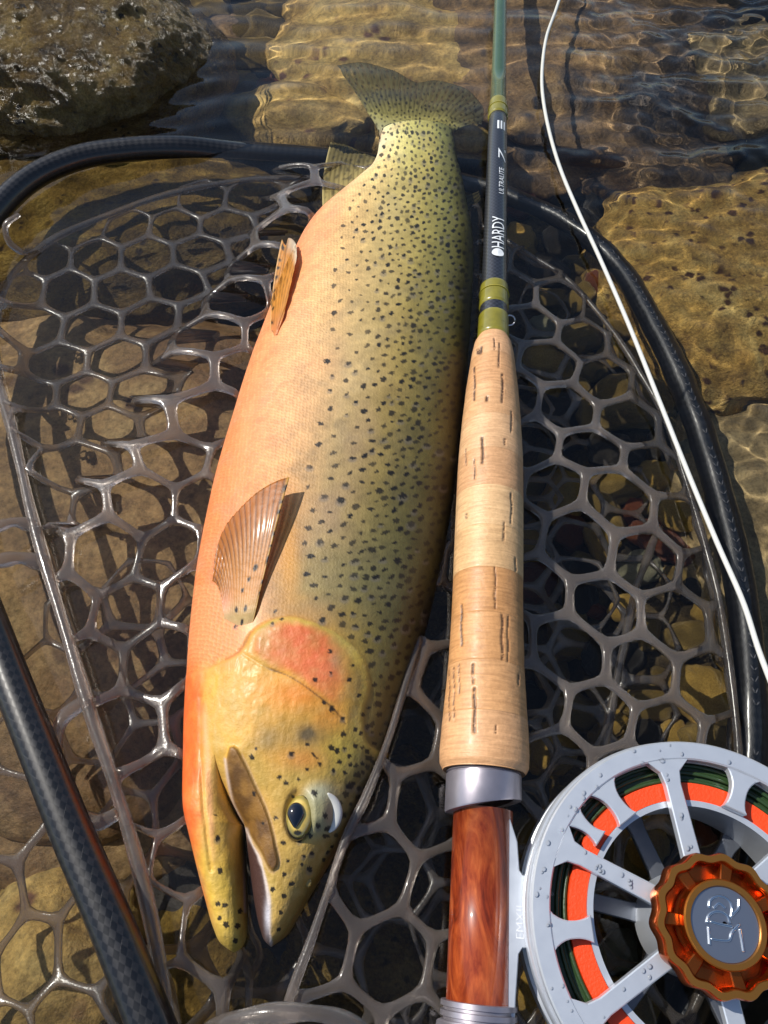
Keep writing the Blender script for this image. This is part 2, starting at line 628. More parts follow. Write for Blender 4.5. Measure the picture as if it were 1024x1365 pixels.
def patch(py, lo, hi, tt, which):
    xl, xr = edges(py)
    px = lo[:, None] + (hi - lo)[:, None] * tt[None]
    PY = np.broadcast_to(py[:, None], px.shape)
    xi = np.clip((px - (xl + xr)[:, None] / 2) / np.maximum((xr - xl)[:, None] / 2, 1), -1, 1)
    H = hermite(py, HT_Y, HT_Z)[:, None]
    zf = H * section(xi)
    xj = np.clip(2 * tt[None] - 1, -1, 1)
    if which == 'L':
        hj = np.interp(py, [1000, 1103, 1200, 1270], [.018, .0150, .0105, .0080])
    else:
        hj = np.interp(py, [1000, 1103, 1200, 1262], [.0215, .0185, .0125, .0085])
    zj = hj[:, None] * np.clip(1 - np.abs(xj) ** 2.3, 0, 1) ** 0.5
    end = 1270 if which == 'L' else 1262
    tipf = np.sqrt(np.clip(1 - np.clip((py - (end - 40)) / 40, 0, 1) ** 2, 0, 1))[:, None]
    wgt = sstep(1012, 1103, py)[:, None]
    wgt[py >= 1103] = 1
    z = (1 - wgt) * zf + wgt * zj
    z = z * tipf
    # tail end closes softly
    base = Wv(px.ravel(), PY.ravel(), Z0 - 0.0065 * sstep(240, 150, PY.ravel()))
    return base, z.ravel(), xi.ravel()


bL, zL, xiL = patch(pyL, edges(pyL)[0], seamL, tL, 'L')
bU, zU, xiU = patch(pyU, seamU, edges(pyU)[1], tU, 'U')
# the tail fin fans out of the last body row; NF rows from the fin edge down to the body
NF = 110
TAILM = curve([(484, 140), (520, 146), (556, 150), (596, 154), (622, 168)], 200)
TAILT = curve([(449, 88), (480, 83), (512, 90), (535, 99), (556, 109), (580, 107), (608, 114), (632, 127), (645, 146), (643, 166)], 200)


def fan(row0, z0, cols):
    px0, py0, _ = proj(row0[:cols])
    un = np.clip((px0 - 506) / (605 - 506), 0, 1)
    k = un * 199
    Bc = np.column_stack([px0, py0])
    Mc = np.column_stack([np.interp(k, range(200), TAILM[:, 0]), np.interp(k, range(200), TAILM[:, 1])])
    Tc = np.column_stack([np.interp(k, range(200), TAILT[:, 0]), np.interp(k, range(200), TAILT[:, 1])])
    ww = np.linspace(1, 0, NF + 1)[:-1]
    P, Zh, PX, UU, WW = [], [], [], [], []
    zb = row0[0, 2]
    for w_ in ww:
        G = (1 - w_) * (1 - 2 * w_) * Bc + 4 * w_ * (1 - w_) * Mc + w_ * (2 * w_ - 1) * Tc
        ray = np.cos(un * 26 * 2 * np.pi)
        hz_ = z0[:cols] * (1 - w_) ** 2.6 + (0.00030 + 0.00008 * ray) * np.sin(np.pi * np.clip(w_, 0, 1)) ** 0.3 * np.clip(np.minimum(un, 1 - un) * 30, 0, 1) * (w_ < 1)
        zc = zb + (-0.0125 - zb) * w_ ** 1.1 + 0.0006 * np.sin(un * 9) * w_
        for g, z_ in zip(G, zc):
            P.append(W(g[0], g[1], z_))
        Zh.append(hz_)
        PX.append(G)
        UU.append(un)
        WW.append(np.full(cols, w_))
    return np.array(P), np.concatenate(Zh), np.concatenate(PX), np.concatenate(UU), np.concatenate(WW)


fL = fan(bL, zL, CL)
fU = fan(bU, zU, CU)
nfl, nfu = NF * CL, NF * CU
bL = np.concatenate([fL[0], bL])
zL = np.concatenate([fL[1], zL])
xiL = np.concatenate([np.tile(xiL[:CL], NF), xiL])
bU = np.concatenate([fU[0], bU])
zU = np.concatenate([fU[1], zU])
xiU = np.concatenate([np.tile(xiU[:CU], NF), xiU])
pyL = np.concatenate([178 - 60 * fL[4][::CL], pyL])
pyU = np.concatenate([178 - 60 * fU[4][::CU], pyU])
R = R + NF
fan_mask = np.zeros(R * (CL + CU), bool)
fan_mask[:nfl] = True
fan_mask[R * CL:R * CL + nfu] = True
fan_px = np.concatenate([fL[2], fU[2]])
fan_u = np.concatenate([fL[3], fU[3]])
fan_w = np.concatenate([fL[4], fU[4]])


def seen(P):
    a_, b_, c_ = proj(P)
    a_[fan_mask] = fan_px[:, 0]
    b_[fan_mask] = fan_px[:, 1]
    return a_, b_, c_


base = np.concatenate([bL, bU])
zt = np.concatenate([zL, zU])
xi = np.concatenate([xiL, xiU])
Pt = base + np.column_stack([np.zeros((len(zt), 2)), zt])
u_, v_, dep = seen(Pt)


def poly_sd(x, y, poly):
    """signed distance in pixels, negative inside"""
    poly = np.asarray(poly, float)
    d = np.full(x.shape, 1e9)
    inside = np.zeros(x.shape, bool)
    for (x0, y0), (x1, y1) in zip(poly, np.roll(poly, -1, 0)):
        ex, ey = x1 - x0, y1 - y0
        t = np.clip(((x - x0) * ex + (y - y0) * ey) / (ex * ex + ey * ey), 0, 1)
        d = np.minimum(d, np.hypot(x - x0 - t * ex, y - y0 - t * ey))
        if y0 != y1:
            c = ((y0 > y) != (y1 > y)) & (x < (x1 - x0) * (y - y0) / (y1 - y0) + x0)
            inside ^= c
    return np.where(inside, -d, d)


def line_d(x, y, pts):
    d = np.full(x.shape, 1e9)
    for (x0, y0), (x1, y1) in zip(pts[:-1], pts[1:]):
        ex, ey = x1 - x0, y1 - y0
        t = np.clip(((x - x0) * ex + (y - y0) * ey) / (ex * ex + ey * ey), 0, 1)
        d = np.minimum(d, np.hypot(x - x0 - t * ex, y - y0 - t * ey))
    return d


OPERC = curve([(331, 872), (338, 845), (362, 828), (392, 825), (428, 836), (462, 859), (484, 886), (489, 918), (480, 950), (461, 966), (450, 951), (421, 926), (385, 902), (356, 891), (331, 872)], 60)[:-1]
HEADP = list(map(tuple, curve([(236, 905), (285, 888), (322, 868), (337, 843), (364, 827), (394, 824), (430, 835), (466, 858), (488, 886), (493, 918), (484, 956), (490, 990), (530, 1010)], 50))) + [(530, 1300), (200, 1300)]
PREOP = curve([(318, 868), (356, 891), (385, 902), (421, 926), (450, 951), (461, 966)], 30)
MAXIL = curve([(306, 996), (301, 1018), (310, 1069), (328, 1105), (346, 1134), (364, 1163), (372, 1156), (368, 1123), (358, 1084), (342, 1048), (324, 1010), (314, 995), (306, 996)], 60)[:-1]
LIPU = curve([(328, 1105), (336, 1125), (345, 1142), (354, 1174), (359, 1204), (359, 1235), (362, 1262)], 30)
LIPL = curve([(300, 1012), (304, 1040), (311, 1072), (322, 1095), (326, 1112), (326, 1170), (327, 1215)], 30)
JAWLINE = curve([(300, 1000), (285, 960), (270, 930), (262, 960), (262, 1040), (268, 1120), (280, 1190)], 40)

hd = v_ > 780
x, y = u_[hd], v_[hd]
nz = fbm(Pt[hd] * 220, 3)
sd_head = poly_sd(x, y, HEADP) + nz * 1.5
sd_op = poly_sd(x, y, OPERC) + nz * 1.0
sd_mx = poly_sd(x, y, MAXIL)
d_pre = line_d(x, y, PREOP)
r_orb = np.hypot((x - 425) / 33, (y - 1082) / 40)
r_eye = np.hypot((x - 400) / 19, (y - 1088) / 32)
rel = 0.0008 * sstep(4.5, -4.5, sd_head) + 0.0006 * sstep(3, -16, sd_op)
rel += -0.0003 * np.exp(-(d_pre / 1.6) ** 2)
rel += 0.0013 * sstep(1.0, -4.5, sd_mx)
rel += 0.0030 * sstep(1.15, 0.2, r_orb)
rel += -0.0018 * sstep(1.25, 0.6, r_eye)
rel += -0.0006 * np.exp(-(line_d(x, y, [(268, 930), (268, 1000), (272, 1080), (282, 1160)]) / 3) ** 2)
rel += 0.00022 * fbm(Pt[hd] * 260 + 7, 4, 0.6) * sstep(4, -6, sd_head) + 0.0002 * np.abs(fbm(Pt[hd] * np.array([420, 90, 90]) + 3, 3)) * sstep(4, -6, sd_head)
rel *= sstep(0, 0.004, zt[hd])
zt[hd] += rel
Pt = base + np.column_stack([np.zeros((len(zt), 2)), zt])
u_, v_, dep = seen(Pt)

# colours
CT = [0, .12, .3, .5, .7, .88, 1]
CTAB = [
    (148, [(190, 184, 130), (186, 178, 118), (180, 170, 100), (172, 162, 92), (160, 150, 84), (130, 124, 72), (92, 90, 50)]),
    (190, [(236, 230, 190), (226, 220, 160), (214, 204, 124), (206, 196, 104), (190, 178, 92), (150, 142, 76), (92, 90, 50)]),
    (240, [(246, 200, 160), (240, 208, 150), (224, 206, 130), (208, 192, 108), (190, 172, 90), (148, 136, 70), (84, 80, 42)]),
    (300, [(250, 168, 128), (250, 186, 136), (236, 204, 140), (216, 192, 118), (190, 170, 90), (148, 134, 64), (72, 68, 34)]),
    (420, [(244, 158, 108), (250, 184, 128), (240, 204, 144), (220, 190, 124), (186, 162, 86), (136, 118, 52), (56, 52, 24)]),
    (560, [(236, 148, 98), (250, 180, 130), (240, 192, 140), (214, 182, 126), (176, 148, 80), (120, 102, 42), (50, 44, 20)]),
    (700, [(236, 138, 86), (246, 154, 102), (228, 174, 114), (190, 160, 106), (152, 130, 72), (106, 94, 44), (50, 44, 20)]),
    (820, [(242, 138, 84), (246, 150, 108), (216, 156, 96), (172, 150, 96), (142, 130, 78), (106, 98, 54), (50, 44, 24)]),
    (900, [(246, 128, 60), (236, 158, 76), (226, 162, 62), (222, 150, 60), (192, 150, 60), (112, 104, 54), (46, 44, 24)]),
    (1000, [(252, 104, 34), (226, 168, 66), (216, 166, 70), (198, 152, 66), (186, 146, 62), (126, 108, 54), (42, 40, 24)]),
    (1100, [(250, 100, 36), (226, 182, 92), (216, 172, 80), (186, 148, 76), (186, 156, 88), (138, 126, 76), (46, 42, 26)]),
    (1180, [(242, 134, 72), (220, 184, 72), (212, 180, 70), (188, 150, 70), (190, 166, 88), (140, 118, 70), (52, 46, 30)]),
    (1260, [(214, 188, 100), (216, 186, 80), (210, 180, 80), (196, 164, 92), (190, 164, 100), (150, 120, 80), (80, 70, 50)]),
]
tt = np.clip((xi + 1) / 2, 0, 1)
pyy = np.concatenate([np.repeat(pyL, CL), np.repeat(pyU, CU)])
wob = fbm(Pt * 60, 3)
tt2 = np.clip(tt + wob * 0.05, 0, 1)
rowc = []
for yk, cols in CTAB:
    L_ = lin(cols)
    rowc.append(np.stack([np.interp(tt2, CT, L_[:, k]) for k in range(3)], -1))
yk = np.array([c[0] for c in CTAB], float)
iy = np.clip(np.searchsorted(yk, pyy + wob * 30) - 1, 0, len(yk) - 2)
fy_ = np.clip((pyy + wob * 30 - yk[iy]) / (yk[iy + 1] - yk[iy]), 0, 1)
rowc = np.stack(rowc)
ar = np.arange(len(pyy))
C = rowc[iy, ar] * (1 - fy_)[:, None] + rowc[iy + 1, ar] * fy_[:, None]
# fine mottling
mot = fbm(Pt * 420, 3)
mot2 = fbm(Pt * 130 + 5, 3)
C *= (1 + 0.26 * mot + 0.30 * mot2)[:, None]
C *= (1 - 0.22 * sstep(0.22, 0.55, tt) * sstep(900, 820, v_))[:, None]
fl = (sstep(0.0, 0.06, tt) * sstep(0.62, 0.30, tt) * sstep(900, 850, v_) * sstep(200, 300, v_))[:, None]
C = C * (1 - fl * np.array([0.14, 0.24, 0.34]))
bk = (sstep(0.62, 0.85, tt) * sstep(940, 860, v_))[:, None]
C = C * (1 - bk * np.array([0.20, 0.10, 0.06]))
orb = (sstep(0.30, 0.08, tt2) * sstep(900, 850, v_) * sstep(250, 320, v_) * (0.5 + 0.5 * sstep(400, 620, v_)))[:, None] * 0.55
C = C * (1 - orb) + orb * lin((240, 140, 78))
blot = np.clip(fbm(Pt * 75 + 21, 4, 0.6) * 1.7 - 0.05, 0, 1)
C = C * (1 - 0.30 * blot[:, None]) + 0.30 * blot[:, None] * C.mean(1)[:, None] * np.array([0.86, 0.72, 0.42])
pinky = np.clip(fbm(Pt * 45 + 3, 2) * 1.6, 0, 1) * sstep(0.5, 0.25, tt) * sstep(870, 800, v_)
C = C * (1 - 0.35 * pinky[:, None]) + 0.35 * pinky[:, None] * lin((250, 150, 110))
mauve = np.clip(fbm(Pt * 38 + 11, 2) * 1.8, 0, 1) * np.exp(-((tt - 0.55) / 0.14) ** 2) * sstep(880, 780, v_) * sstep(330, 430, v_)
C = C * (1 - 0.4 * mauve[:, None]) + 0.4 * mauve[:, None] * lin((176, 140, 118))


def blend(mask, c, f):
    a = (np.clip(f, 0, 1))[:, None]
    C[mask] = C[mask] * (1 - a) + lin(c) * a


x, y = u_[hd], v_[hd]
g2 = lambda cx, cy_, sx, sy: np.exp(-((x - cx) / sx) ** 2 - ((y - cy_) / sy) ** 2)
inh = sstep(2, -3, sd_head)
blend(hd, (222, 170, 66), inh * 0.35 * sstep(480, 420, x) * sstep(262, 285, x))
blend(hd, (200, 170, 74), sstep(2, -3, sd_head) * sstep(-17, -3, sd_head) * sstep(330, 345, x) * 0.7)      # yellow rim of the gill cover
blend(hd, (222, 104, 58), sstep(0, -13, sd_op + nz * 5) * (0.85 + 0.25 * nz) * sstep(478, 440, x + (y - 870) * 0.25))
blend(hd, (206, 92, 44), sstep(-2, -12, sd_op) * g2(385, 850, 30, 24) * 0.6)
blend(hd, (232, 126, 84), sstep(-2, -9, sd_op) * g2(430, 905, 26, 26) * 0.7)
blend(hd, (150, 120, 92), g2(448, 880, 9, 14) * 0.6)
blend(hd, (170, 90, 40), g2(378, 866, 10, 8) * 0.4)
blend(hd, (230, 128, 44), inh * g2(395, 925, 42, 20) * 0.75)
blend(hd, (232, 132, 46), inh * g2(440, 960, 22, 20) * 0.6)
blend(hd, (226, 150, 60), inh * g2(330, 930, 50, 40) * 0.5)
olv = np.clip(fbm(Pt[hd] * 95 + 14, 4, 0.6) * 1.8 + 0.05, 0, 1)
blend(hd, (150, 116, 44), inh * olv * 0.42 * sstep(268, 290, x))
grn = np.clip(fbm(Pt[hd] * 60 + 33, 3) * 1.8, 0, 1)
blend(hd, (176, 160, 84), inh * grn * 0.45 * sstep(268, 290, x))
silv = np.clip(fbm(Pt[hd] * 300 + 3, 3), 0, 1)
blend(hd, (236, 206, 140), inh * silv * 0.3)
blend(hd, (104, 88, 60), g2(410, 980, 32, 15) * 1.1 * (0.75 + 0.6 * nz))
blend(hd, (128, 108, 66), g2(358, 986, 16, 16) * 0.6)
blend(hd, (216, 130, 56), inh * g2(405, 1012, 34, 15) * 0.6)
blend(hd, (206, 180, 72), inh * g2(455, 1000, 22, 30) * 0.55)
blend(hd, (238, 104, 42), (0.82 + 0.5 * fbm(Pt[hd] * 200 + 6, 3)) * sstep(279, 258, x + nz * 8) * sstep(868, 915, y) * sstep(1180, 1090, y))
blend(hd, (214, 120, 50), sstep(277, 262, x) * np.clip(fbm(Pt[hd] * np.array([500, 160, 160]) + 2, 3) * 1.5, 0, 1) * 0.5)
blend(hd, (252, 178, 130), np.exp(-((x - (272 + (y - 940) * 0.06 + nz * 2)) / 4.5) ** 2) * sstep(930, 960, y) * sstep(1170, 1080, y) * 0.6)
blend(hd, (240, 150, 96), sstep(330, 318, x) * sstep(905, 860, y) * 0.6)
blend(hd, (132, 90, 38), sstep(0.5, -3, sd_mx) * 0.85)
blend(hd, (82, 54, 26), sstep(-1, -6, sd_mx) * np.clip(0.5 + 1.8 * fbm(Pt[hd] * 150 + 2, 3), 0, 1) * 0.8)
blend(hd, (206, 168, 120), np.exp(-((sd_mx - 0.5) / 1.6) ** 2) * 0.7 * (x > 322))
blend(hd, (74, 50, 44), sstep(0.5, -1, np.where(y > 1103, (x - np.interp(y, LIPU[:, 1], LIPU[:, 0])), 9)) * (np.abs(xi[hd]) < 2) * (np.repeat([0, 1], [R * CL, R * CU])[hd]))
blend(hd, (216, 200, 190), np.exp(-((line_d(x, y, LIPU) + nz * 1.5) / 1.9) ** 2) * 0.9)
blend(hd, (226, 222, 228), g2(357, 1222, 4, 22) * 0.8)
blend(hd, (214, 190, 170), np.exp(-(line_d(x, y, LIPL) / 2.0) ** 2) * 0.85)
blend(hd, (150, 104, 44), g2(318, 1170, 8, 40) * 0.55)
blend(hd, (150, 148, 112), sstep(1.15, 0.55, r_orb) * 0.9)
blend(hd, (176, 176, 150), g2(428, 1055, 18, 12) * 0.7)
blend(hd, (170, 130, 106), g2(440, 1085, 7, 18) * 0.6)
blend(hd, (60, 44, 26), np.exp(-((r_eye - 1.1) / 0.12) ** 2) * 0.7 * (x < 395))
blend(hd, (60, 38, 20), np.exp(-((d_pre + nz) / 1.1) ** 2) * 0.75 * sstep(345, 365, x))
blend(hd, (120, 70, 34), np.exp(-((sd_head - 1.5) / 2.2) ** 2) * 0.5 * sstep(345, 330, x + 0 * y) * (x > 300))
# dusky shoulder behind the gill cover
dus = np.exp(-((u_ - 470) / 60) ** 2 - ((v_ - 790) / 60) ** 2) * np.clip(0.5 + fbm(Pt * 90 + 1, 2), 0, 1)
C = C * (1 - 0.45 * dus[:, None]) + 0.45 * dus[:, None] * lin((126, 112, 84))
yel = np.exp(-((u_ - 385) / 14) ** 2 - ((v_ - 735) / 70) ** 2)
C = C * (1 - 0.55 * yel[:, None]) + 0.55 * yel[:, None] * lin((222, 150, 40))

# tail fin colours
fcol = np.tile(lin((196, 184, 106)), (fan_mask.sum(), 1))
fm = lambda c_, f_: fcol * (1 - np.clip(f_, 0, 1)[:, None]) + np.clip(f_, 0, 1)[:, None] * lin(c_)
fray = np.cos(fan_u * 26 * 2 * np.pi)
fcol = fm((150, 140, 88), sstep(0.25, 0.8, fan_w))
fcol = fm((120, 114, 88), 0.6 * sstep(0.7, 1.0, fan_w))
fcol = fm((124, 122, 104), 0.5 * sstep(0.6, 0.95, fan_u) * sstep(.2, .6, fan_w))
fcol = fm((96, 90, 56), 0.4 * sstep(0.1, -0.9, fray) * sstep(0.25, 0.6, fan_w))
fcol *= (1 + 0.35 * fbm(Pt[fan_mask] * 160, 3))[:, None]
kf = sstep(0.0, 0.45, fan_w)[:, None]
C[fan_mask] = C[fan_mask] * (1 - kf) + fcol * kf

# spots: (px, py, half width across, half height, darkness)
spots = []
fk = []
ftries = 0
while ftries < 9000 and len(fk) < 520:
    ftries += 1
    j = rnd.randrange(len(fan_w))
    if fan_w[j] > 0.97:
        continue
    q = fan_px[j]
    if any((q[0] - a_) ** 2 + (q[1] - b_) ** 2 < 30 for a_, b_ in fk):
        continue
    fk.append((q[0], q[1]))
    if rnd.random() < 0.9:
        spots.append((q[0], q[1], rnd.uniform(1.0, 1.6), rnd.uniform(1.4, 2.4), rnd.uniform(0.6, 0.9)))
HS = [(470, 570), (425, 658), (450, 680), (410, 808), (363, 827), (440, 900), (330, 718), (337, 552), (323, 583), (617, 547), (668, 550), (707, 540), (648, 602), (685, 580), (690, 610), (733, 607), (626, 632), (668, 640), (683, 692), (700, 680), (735, 640), (660, 498), (707, 478), (727, 495), (752, 468), (530, 537), (560, 295), (617, 270), (685, 295), (697, 243), (614, 190), (720, 355), (735, 425), (757, 400), (196, 885), (188, 797), (205, 1005), (196, 1128), (223, 1132), (203, 1180), (227, 1205), (270, 1210), (262, 1265), (278, 1155), (400, 1073), (443, 1098), (430, 1160), (422, 1222), (470, 1053), (443, 1018), (457, 968), (508, 980), (537, 998), (515, 950), (545, 940), (590, 965), (605, 935), (620, 915), (495, 665), (500, 890), (540, 875), (568, 838), (595, 800), (555, 715), (475, 730), (528, 628), (575, 610), (600, 850), (720, 700), (752, 560), (770, 600), (640, 560), (590, 380), (620, 405), (660, 440)]
for cx, cy_ in HS:
    s = rnd.uniform(2.4, 3.9)
    if (cx, cy_) in ((188, 797), (337, 552), (617, 270)):
        s = 1.8
    spots.append((220 + cx / 2.785, 800 + cy_ / 2.785, s, s * rnd.uniform(0.8, 1.25), 0.95))
spots.append((220 + 555 / 2.785, 800 + 577 / 2.785, 1.6, 6.0, 0.9))
for cx, cy_ in ((262, 96), (257, 58), (283, 57), (410, 40), (400, 85), (432, 70)):
    spots.append((220 + cx / 2.785, 800 + cy_ / 2.785, 2.6, 1.7, 0.9))
Kx = np.array([])
Ky = np.array([])
Kd = np.array([])
hp = HEADP
tries = 0
cand = 0
while tries < 34000:
    tries += 1
    py_ = rnd.uniform(176, 1120)
    xl = np.interp(py_, OUT_Y, OUT_XL)
    xr = np.interp(py_, OUTR_Y, OUTR_X)
    t = rnd.random()
    px_ = xl + t * (xr - xl)
    t0 = np.interp(py_, [184, 240, 300, 420, 560, 680, 760, 850, 930, 1120], [0.02, 0.10, 0.20, 0.34, 0.40, 0.40, 0.46, 0.58, 0.76, 0.8])
    if t < t0 - 0.02:
        continue
    k = min(1, max(0, (t - t0) / 0.33))
    s0 = np.interp(py_, [184, 260, 400, 560, 700, 850, 1100], [8.0, 12, 22, 27, 24, 18, 14])
    s1 = np.interp(py_, [184, 260, 400, 560, 700, 850, 1100], [6.6, 7.6, 9.2, 10.6, 12.2, 12.4, 10.5])
    sp = s0 + (s1 - s0) * k ** 0.7
    if py_ > 805:
        if float(poly_sd(np.array([px_]), np.array([py_]), HEADP)[0]) < 6 and t < 0.86:
            continue
    sp *= rnd.uniform(0.85, 1.15)
    if len(Kx) and (np.hypot((Kx - px_), (Ky - py_) * 1.15) < np.minimum(sp, Kd * 1.1)).any():
        continue
    Kx = np.append(Kx, px_)
    Ky = np.append(Ky, py_)
    Kd = np.append(Kd, sp)
    a = np.interp(py_, [184, 260, 400, 560, 700, 850, 1100], [1.9, 2.5, 3.2, 3.9, 4.6, 4.8, 3.8]) * rnd.uniform(0.6, 1.22)
    asp = np.interp(py_, [184, 300, 500, 800, 1000], [1.2, 0.78, 0.66, 0.66, 0.9]) * rnd.uniform(0.7, 1.25)
    spots.append((px_, py_, a, a * asp, rnd.uniform(0.75, 1.0)))
spot_f = np.zeros(len(C))
halo = np.zeros(len(C))
order = np.argsort(v_)
vs = v_[order]
for (cx, cy_, a, bb, dk) in spots:
    i0, i1 = np.searchsorted(vs, [cy_ - 16, cy_ + 16])
    idx = order[i0:i1]
    idx = idx[np.abs(u_[idx] - cx) < 16]
    if not len(idx):
        continue
    ang = rnd.uniform(-0.5, 0.5) - 0.3
    dx, dy = u_[idx] - cx, v_[idx] - cy_
    ca, sa = math.cos(ang), math.sin(ang)
    rr = np.hypot((dx * ca + dy * sa) / a, (-dx * sa + dy * ca) / bb)
    rr = rr + 0.75 * fbm(np.column_stack([dx * 0.42 + cx, dy * 0.35 + cy_, np.zeros_like(dx)]), 2)
    spot_f[idx] = np.maximum(spot_f[idx], dk * sstep(1.14, 0.9, rr))
    if rnd.random() < 0.16:
        halo[idx] = np.maximum(halo[idx], 0.5 * sstep(1.9, 0.8, np.hypot((dx + 0.5) / a, (dy - 3) / bb)))
C = C * (1 - halo[:, None]) + halo[:, None] * lin((104, 98, 92))
C = C * (1 - spot_f[:, None]) + spot_f[:, None] * lin((14, 11, 10))
C = np.clip(C, 0.002, 0.95)
scale_a = 1 - sstep(4, -4, np.where(v_ > 780, 0, 9) + 0.0)
scale_a = np.ones(len(C))
scale_a[hd] = sstep(-3, 4, sd_head)
scale_a *= 0.22 + 0.78 * sstep(0.52, 0.22, tt)
scale_a[fan_mask] = 0.2 * sstep(0.4, 0.1, fan_w)
arcs = np.column_stack([pyOf(base[:, 1]) * 0, base[:, 1] * 1000, base[:, 0] * 1000])
fuv = np.column_stack([base[:, 1] * 1000, (base[:, 0] + 0.3 * zt * np.sign(xi)) * 1000])

# join top and underside into one closed skin
Pb = base - np.column_stack([np.zeros((len(zt), 2)), zt * 0.92])
nTop = len(Pt)
KF = int(NF * 0.62)              # rows of the fan that make the fin itself
FL = grid_faces(R, CL)
FU = grid_faces(R, CU, R * CL)
isfin = np.concatenate([np.repeat(np.arange(R - 1) < KF, CL - 1), np.repeat(np.arange(R - 1) < KF, CU - 1)])
isfin = np.concatenate([isfin, isfin])
Ft = np.concatenate([FL, FU])
Fb = Ft[:, ::-1] + nTop
Vall = np.concatenate([Pt, Pb])
key = np.round(Vall * 2e6).astype(np.int64)
_, first, inv = np.unique(key, axis=0, return_index=True, return_inverse=True)
inv = inv.ravel()
Fall = inv[np.concatenate([Ft, Fb])]
C2 = np.concatenate([C, C])[first]
uv2 = np.concatenate([fuv, fuv])[first]
sa2 = np.concatenate([scale_a, scale_a])[first]
Vu = Vall[first]
good = np.array([True] * len(Fall))
srt = np.sort(Fall, 1)
dup = (np.diff(srt, axis=1) == 0).sum(1)


def pick(sel):
    quads = Fall[sel & (dup == 0)]
    tris = [tuple(dict.fromkeys(f)) for f in Fall[sel & (dup == 1)].tolist()]
    fs = [tuple(f) for f in quads.tolist()] + [f for f in tris if len(f) == 3]
    used = np.unique(np.concatenate([np.array(f) for f in fs]))
    mp_ = np.zeros(len(Vu), int)
    mp_[used] = np.arange(len(used))
    return used, [tuple(int(mp_[q_]) for q_ in f) for f in fs]


use_b, faces = pick(~isfin)
use_f, faces_f = pick(isfin)
wfan = np.zeros(len(zt))
wfan[fan_mask] = fan_w * 1.0
rayf = np.zeros(len(zt))
rayf[fan_mask] = 0.5 - 0.5 * fray
thin_all = np.concatenate([0.45 * sstep(0.36, 0.7, wfan) * (0.35 + 0.65 * rayf)] * 2)[first]

m_fish, n, b = new_mat('trout_skin')
colr = attr(n, 'Col', 'Color')
puv = attr(n, 'puv')
sc_f = attr(n, 'scl', 'Fac')
sep = n.nodes.new('ShaderNodeSeparateXYZ')
n.links.new(puv, sep.inputs[0])
# staggered scales: sheared lattice
sx = math_n(n, 'DIVIDE', sep.outputs[0], 1.45)
sy = math_n(n, 'DIVIDE', sep.outputs[1], 1.25)
cmb = n.nodes.new('ShaderNodeCombineXYZ')
n.links.new(math_n(n, 'ADD', sx, math_n(n, 'MULTIPLY', sy, 0.5)), cmb.inputs[0])
n.links.new(sy, cmb.inputs[1])
vor = n.nodes.new('ShaderNodeTexVoronoi')
vor.voronoi_dimensions = '2D'
vor.inputs['Scale'].default_value = 1.0
vor.inputs['Randomness'].default_value = 0.42
n.links.new(cmb.outputs[0], vor.inputs['Vector'])
sh = math_n(n, 'SUBTRACT', 0.75, vor.outputs['Distance'], True)
shade = ramp(n, sh, [(0.10, (1.22, 1.24, 1.26, 1)), (0.30, (0.94, 0.93, 0.92, 1)), (0.6, (0.98, 0.97, 0.96, 1))])
cc = mixc(n, math_n(n, 'MULTIPLY', sc_f, 0.8), colr, mixc(n, 1.0, colr, shade, 'MULTIPLY'))
n.links.new(cc, b.inputs['Base Color'])
b.inputs['Roughness'].default_value = 0.5
b.inputs['Specular IOR Level'].default_value = 0.4
b.inputs['Coat Weight'].default_value = 0.2
b.inputs['Coat Roughness'].default_value = 0.3
b.inputs['Subsurface Weight'].default_value = 0.0
hgt = math_n(n, 'ADD', math_n(n, 'MULTIPLY', sh, sc_f), math_n(n, 'MULTIPLY', noise(n, n.nodes.new('ShaderNodeTexCoord').outputs['Object'], 1300, 4, 0.65), 0.8))
bump(n, b, hgt, 0.5, 0.0006)

trout = thing('trout', 'spotted golden trout with orange belly lying in the net with mouth open', 'fish', (base[:, 0].mean(), base[:, 1].mean(), -0.02))
body = mesh_obj('body', Vu[use_b], faces, m_fish, trout, uv=uv2[use_b], col=C2[use_b], attrs={'scl': sa2[use_b]})

# surface lookup for what sits on the fish
samp = np.arange(0, nTop, 3)


def on_fish(px, py, lift=0.0):
    d = (u_[samp] - px) ** 2 + (v_[samp] - py) ** 2
    z = Pt[samp[np.argmin(d)], 2]
    if d.min() > 30:
        z = Z0
    return W(px, py, z + lift)


# eye
m_eye, n, b = new_mat('trout_eye')
n.links.new(attr(n, 'Col', 'Color'), b.inputs['Base Color'])
b.inputs['Roughness'].default_value = 0.12
b.inputs['Coat Weight'].default_value = 1.0
b.inputs['Coat Roughness'].default_value = 0.03
pe = on_fish(400, 1088)
V, F = ico(5)
V = V.copy()
V[:, 0] *= 0.0044
V[:, 1] *= 0.0066
V[:, 2] *= 0.0042
ang = np.radians(-12)
Vr = V.copy()
ce, se = math.cos(ang), math.sin(ang)
Vr[:, 0] = V[:, 0] * ce - V[:, 1] * se
Vr[:, 1] = V[:, 0] * se + V[:, 1] * ce
Vr += pe + np.array([0, 0, -0.0012])
eu, ev, _ = proj(Vr)
ring = np.hypot((eu - 399) / 16.5, (ev - 1088) / 27)
nzz = fbm(Vr * 900, 3)
ecol = np.empty((len(Vr), 3))
ecol[:] = lin((214, 180, 84))
f = np.clip(0.5 + nzz, 0, 1)[:, None]
ecol = ecol * (1 - 0.5 * f) + 0.5 * f * lin((240, 214, 130))
f = sstep(0.72, 0.95, ring)[:, None]
ecol = ecol * (1 - f) + f * lin((150, 134, 60))
f = sstep(0.98, 1.12, ring)[:, None]
ecol = ecol * (1 - f) + f * lin((40, 34, 22))
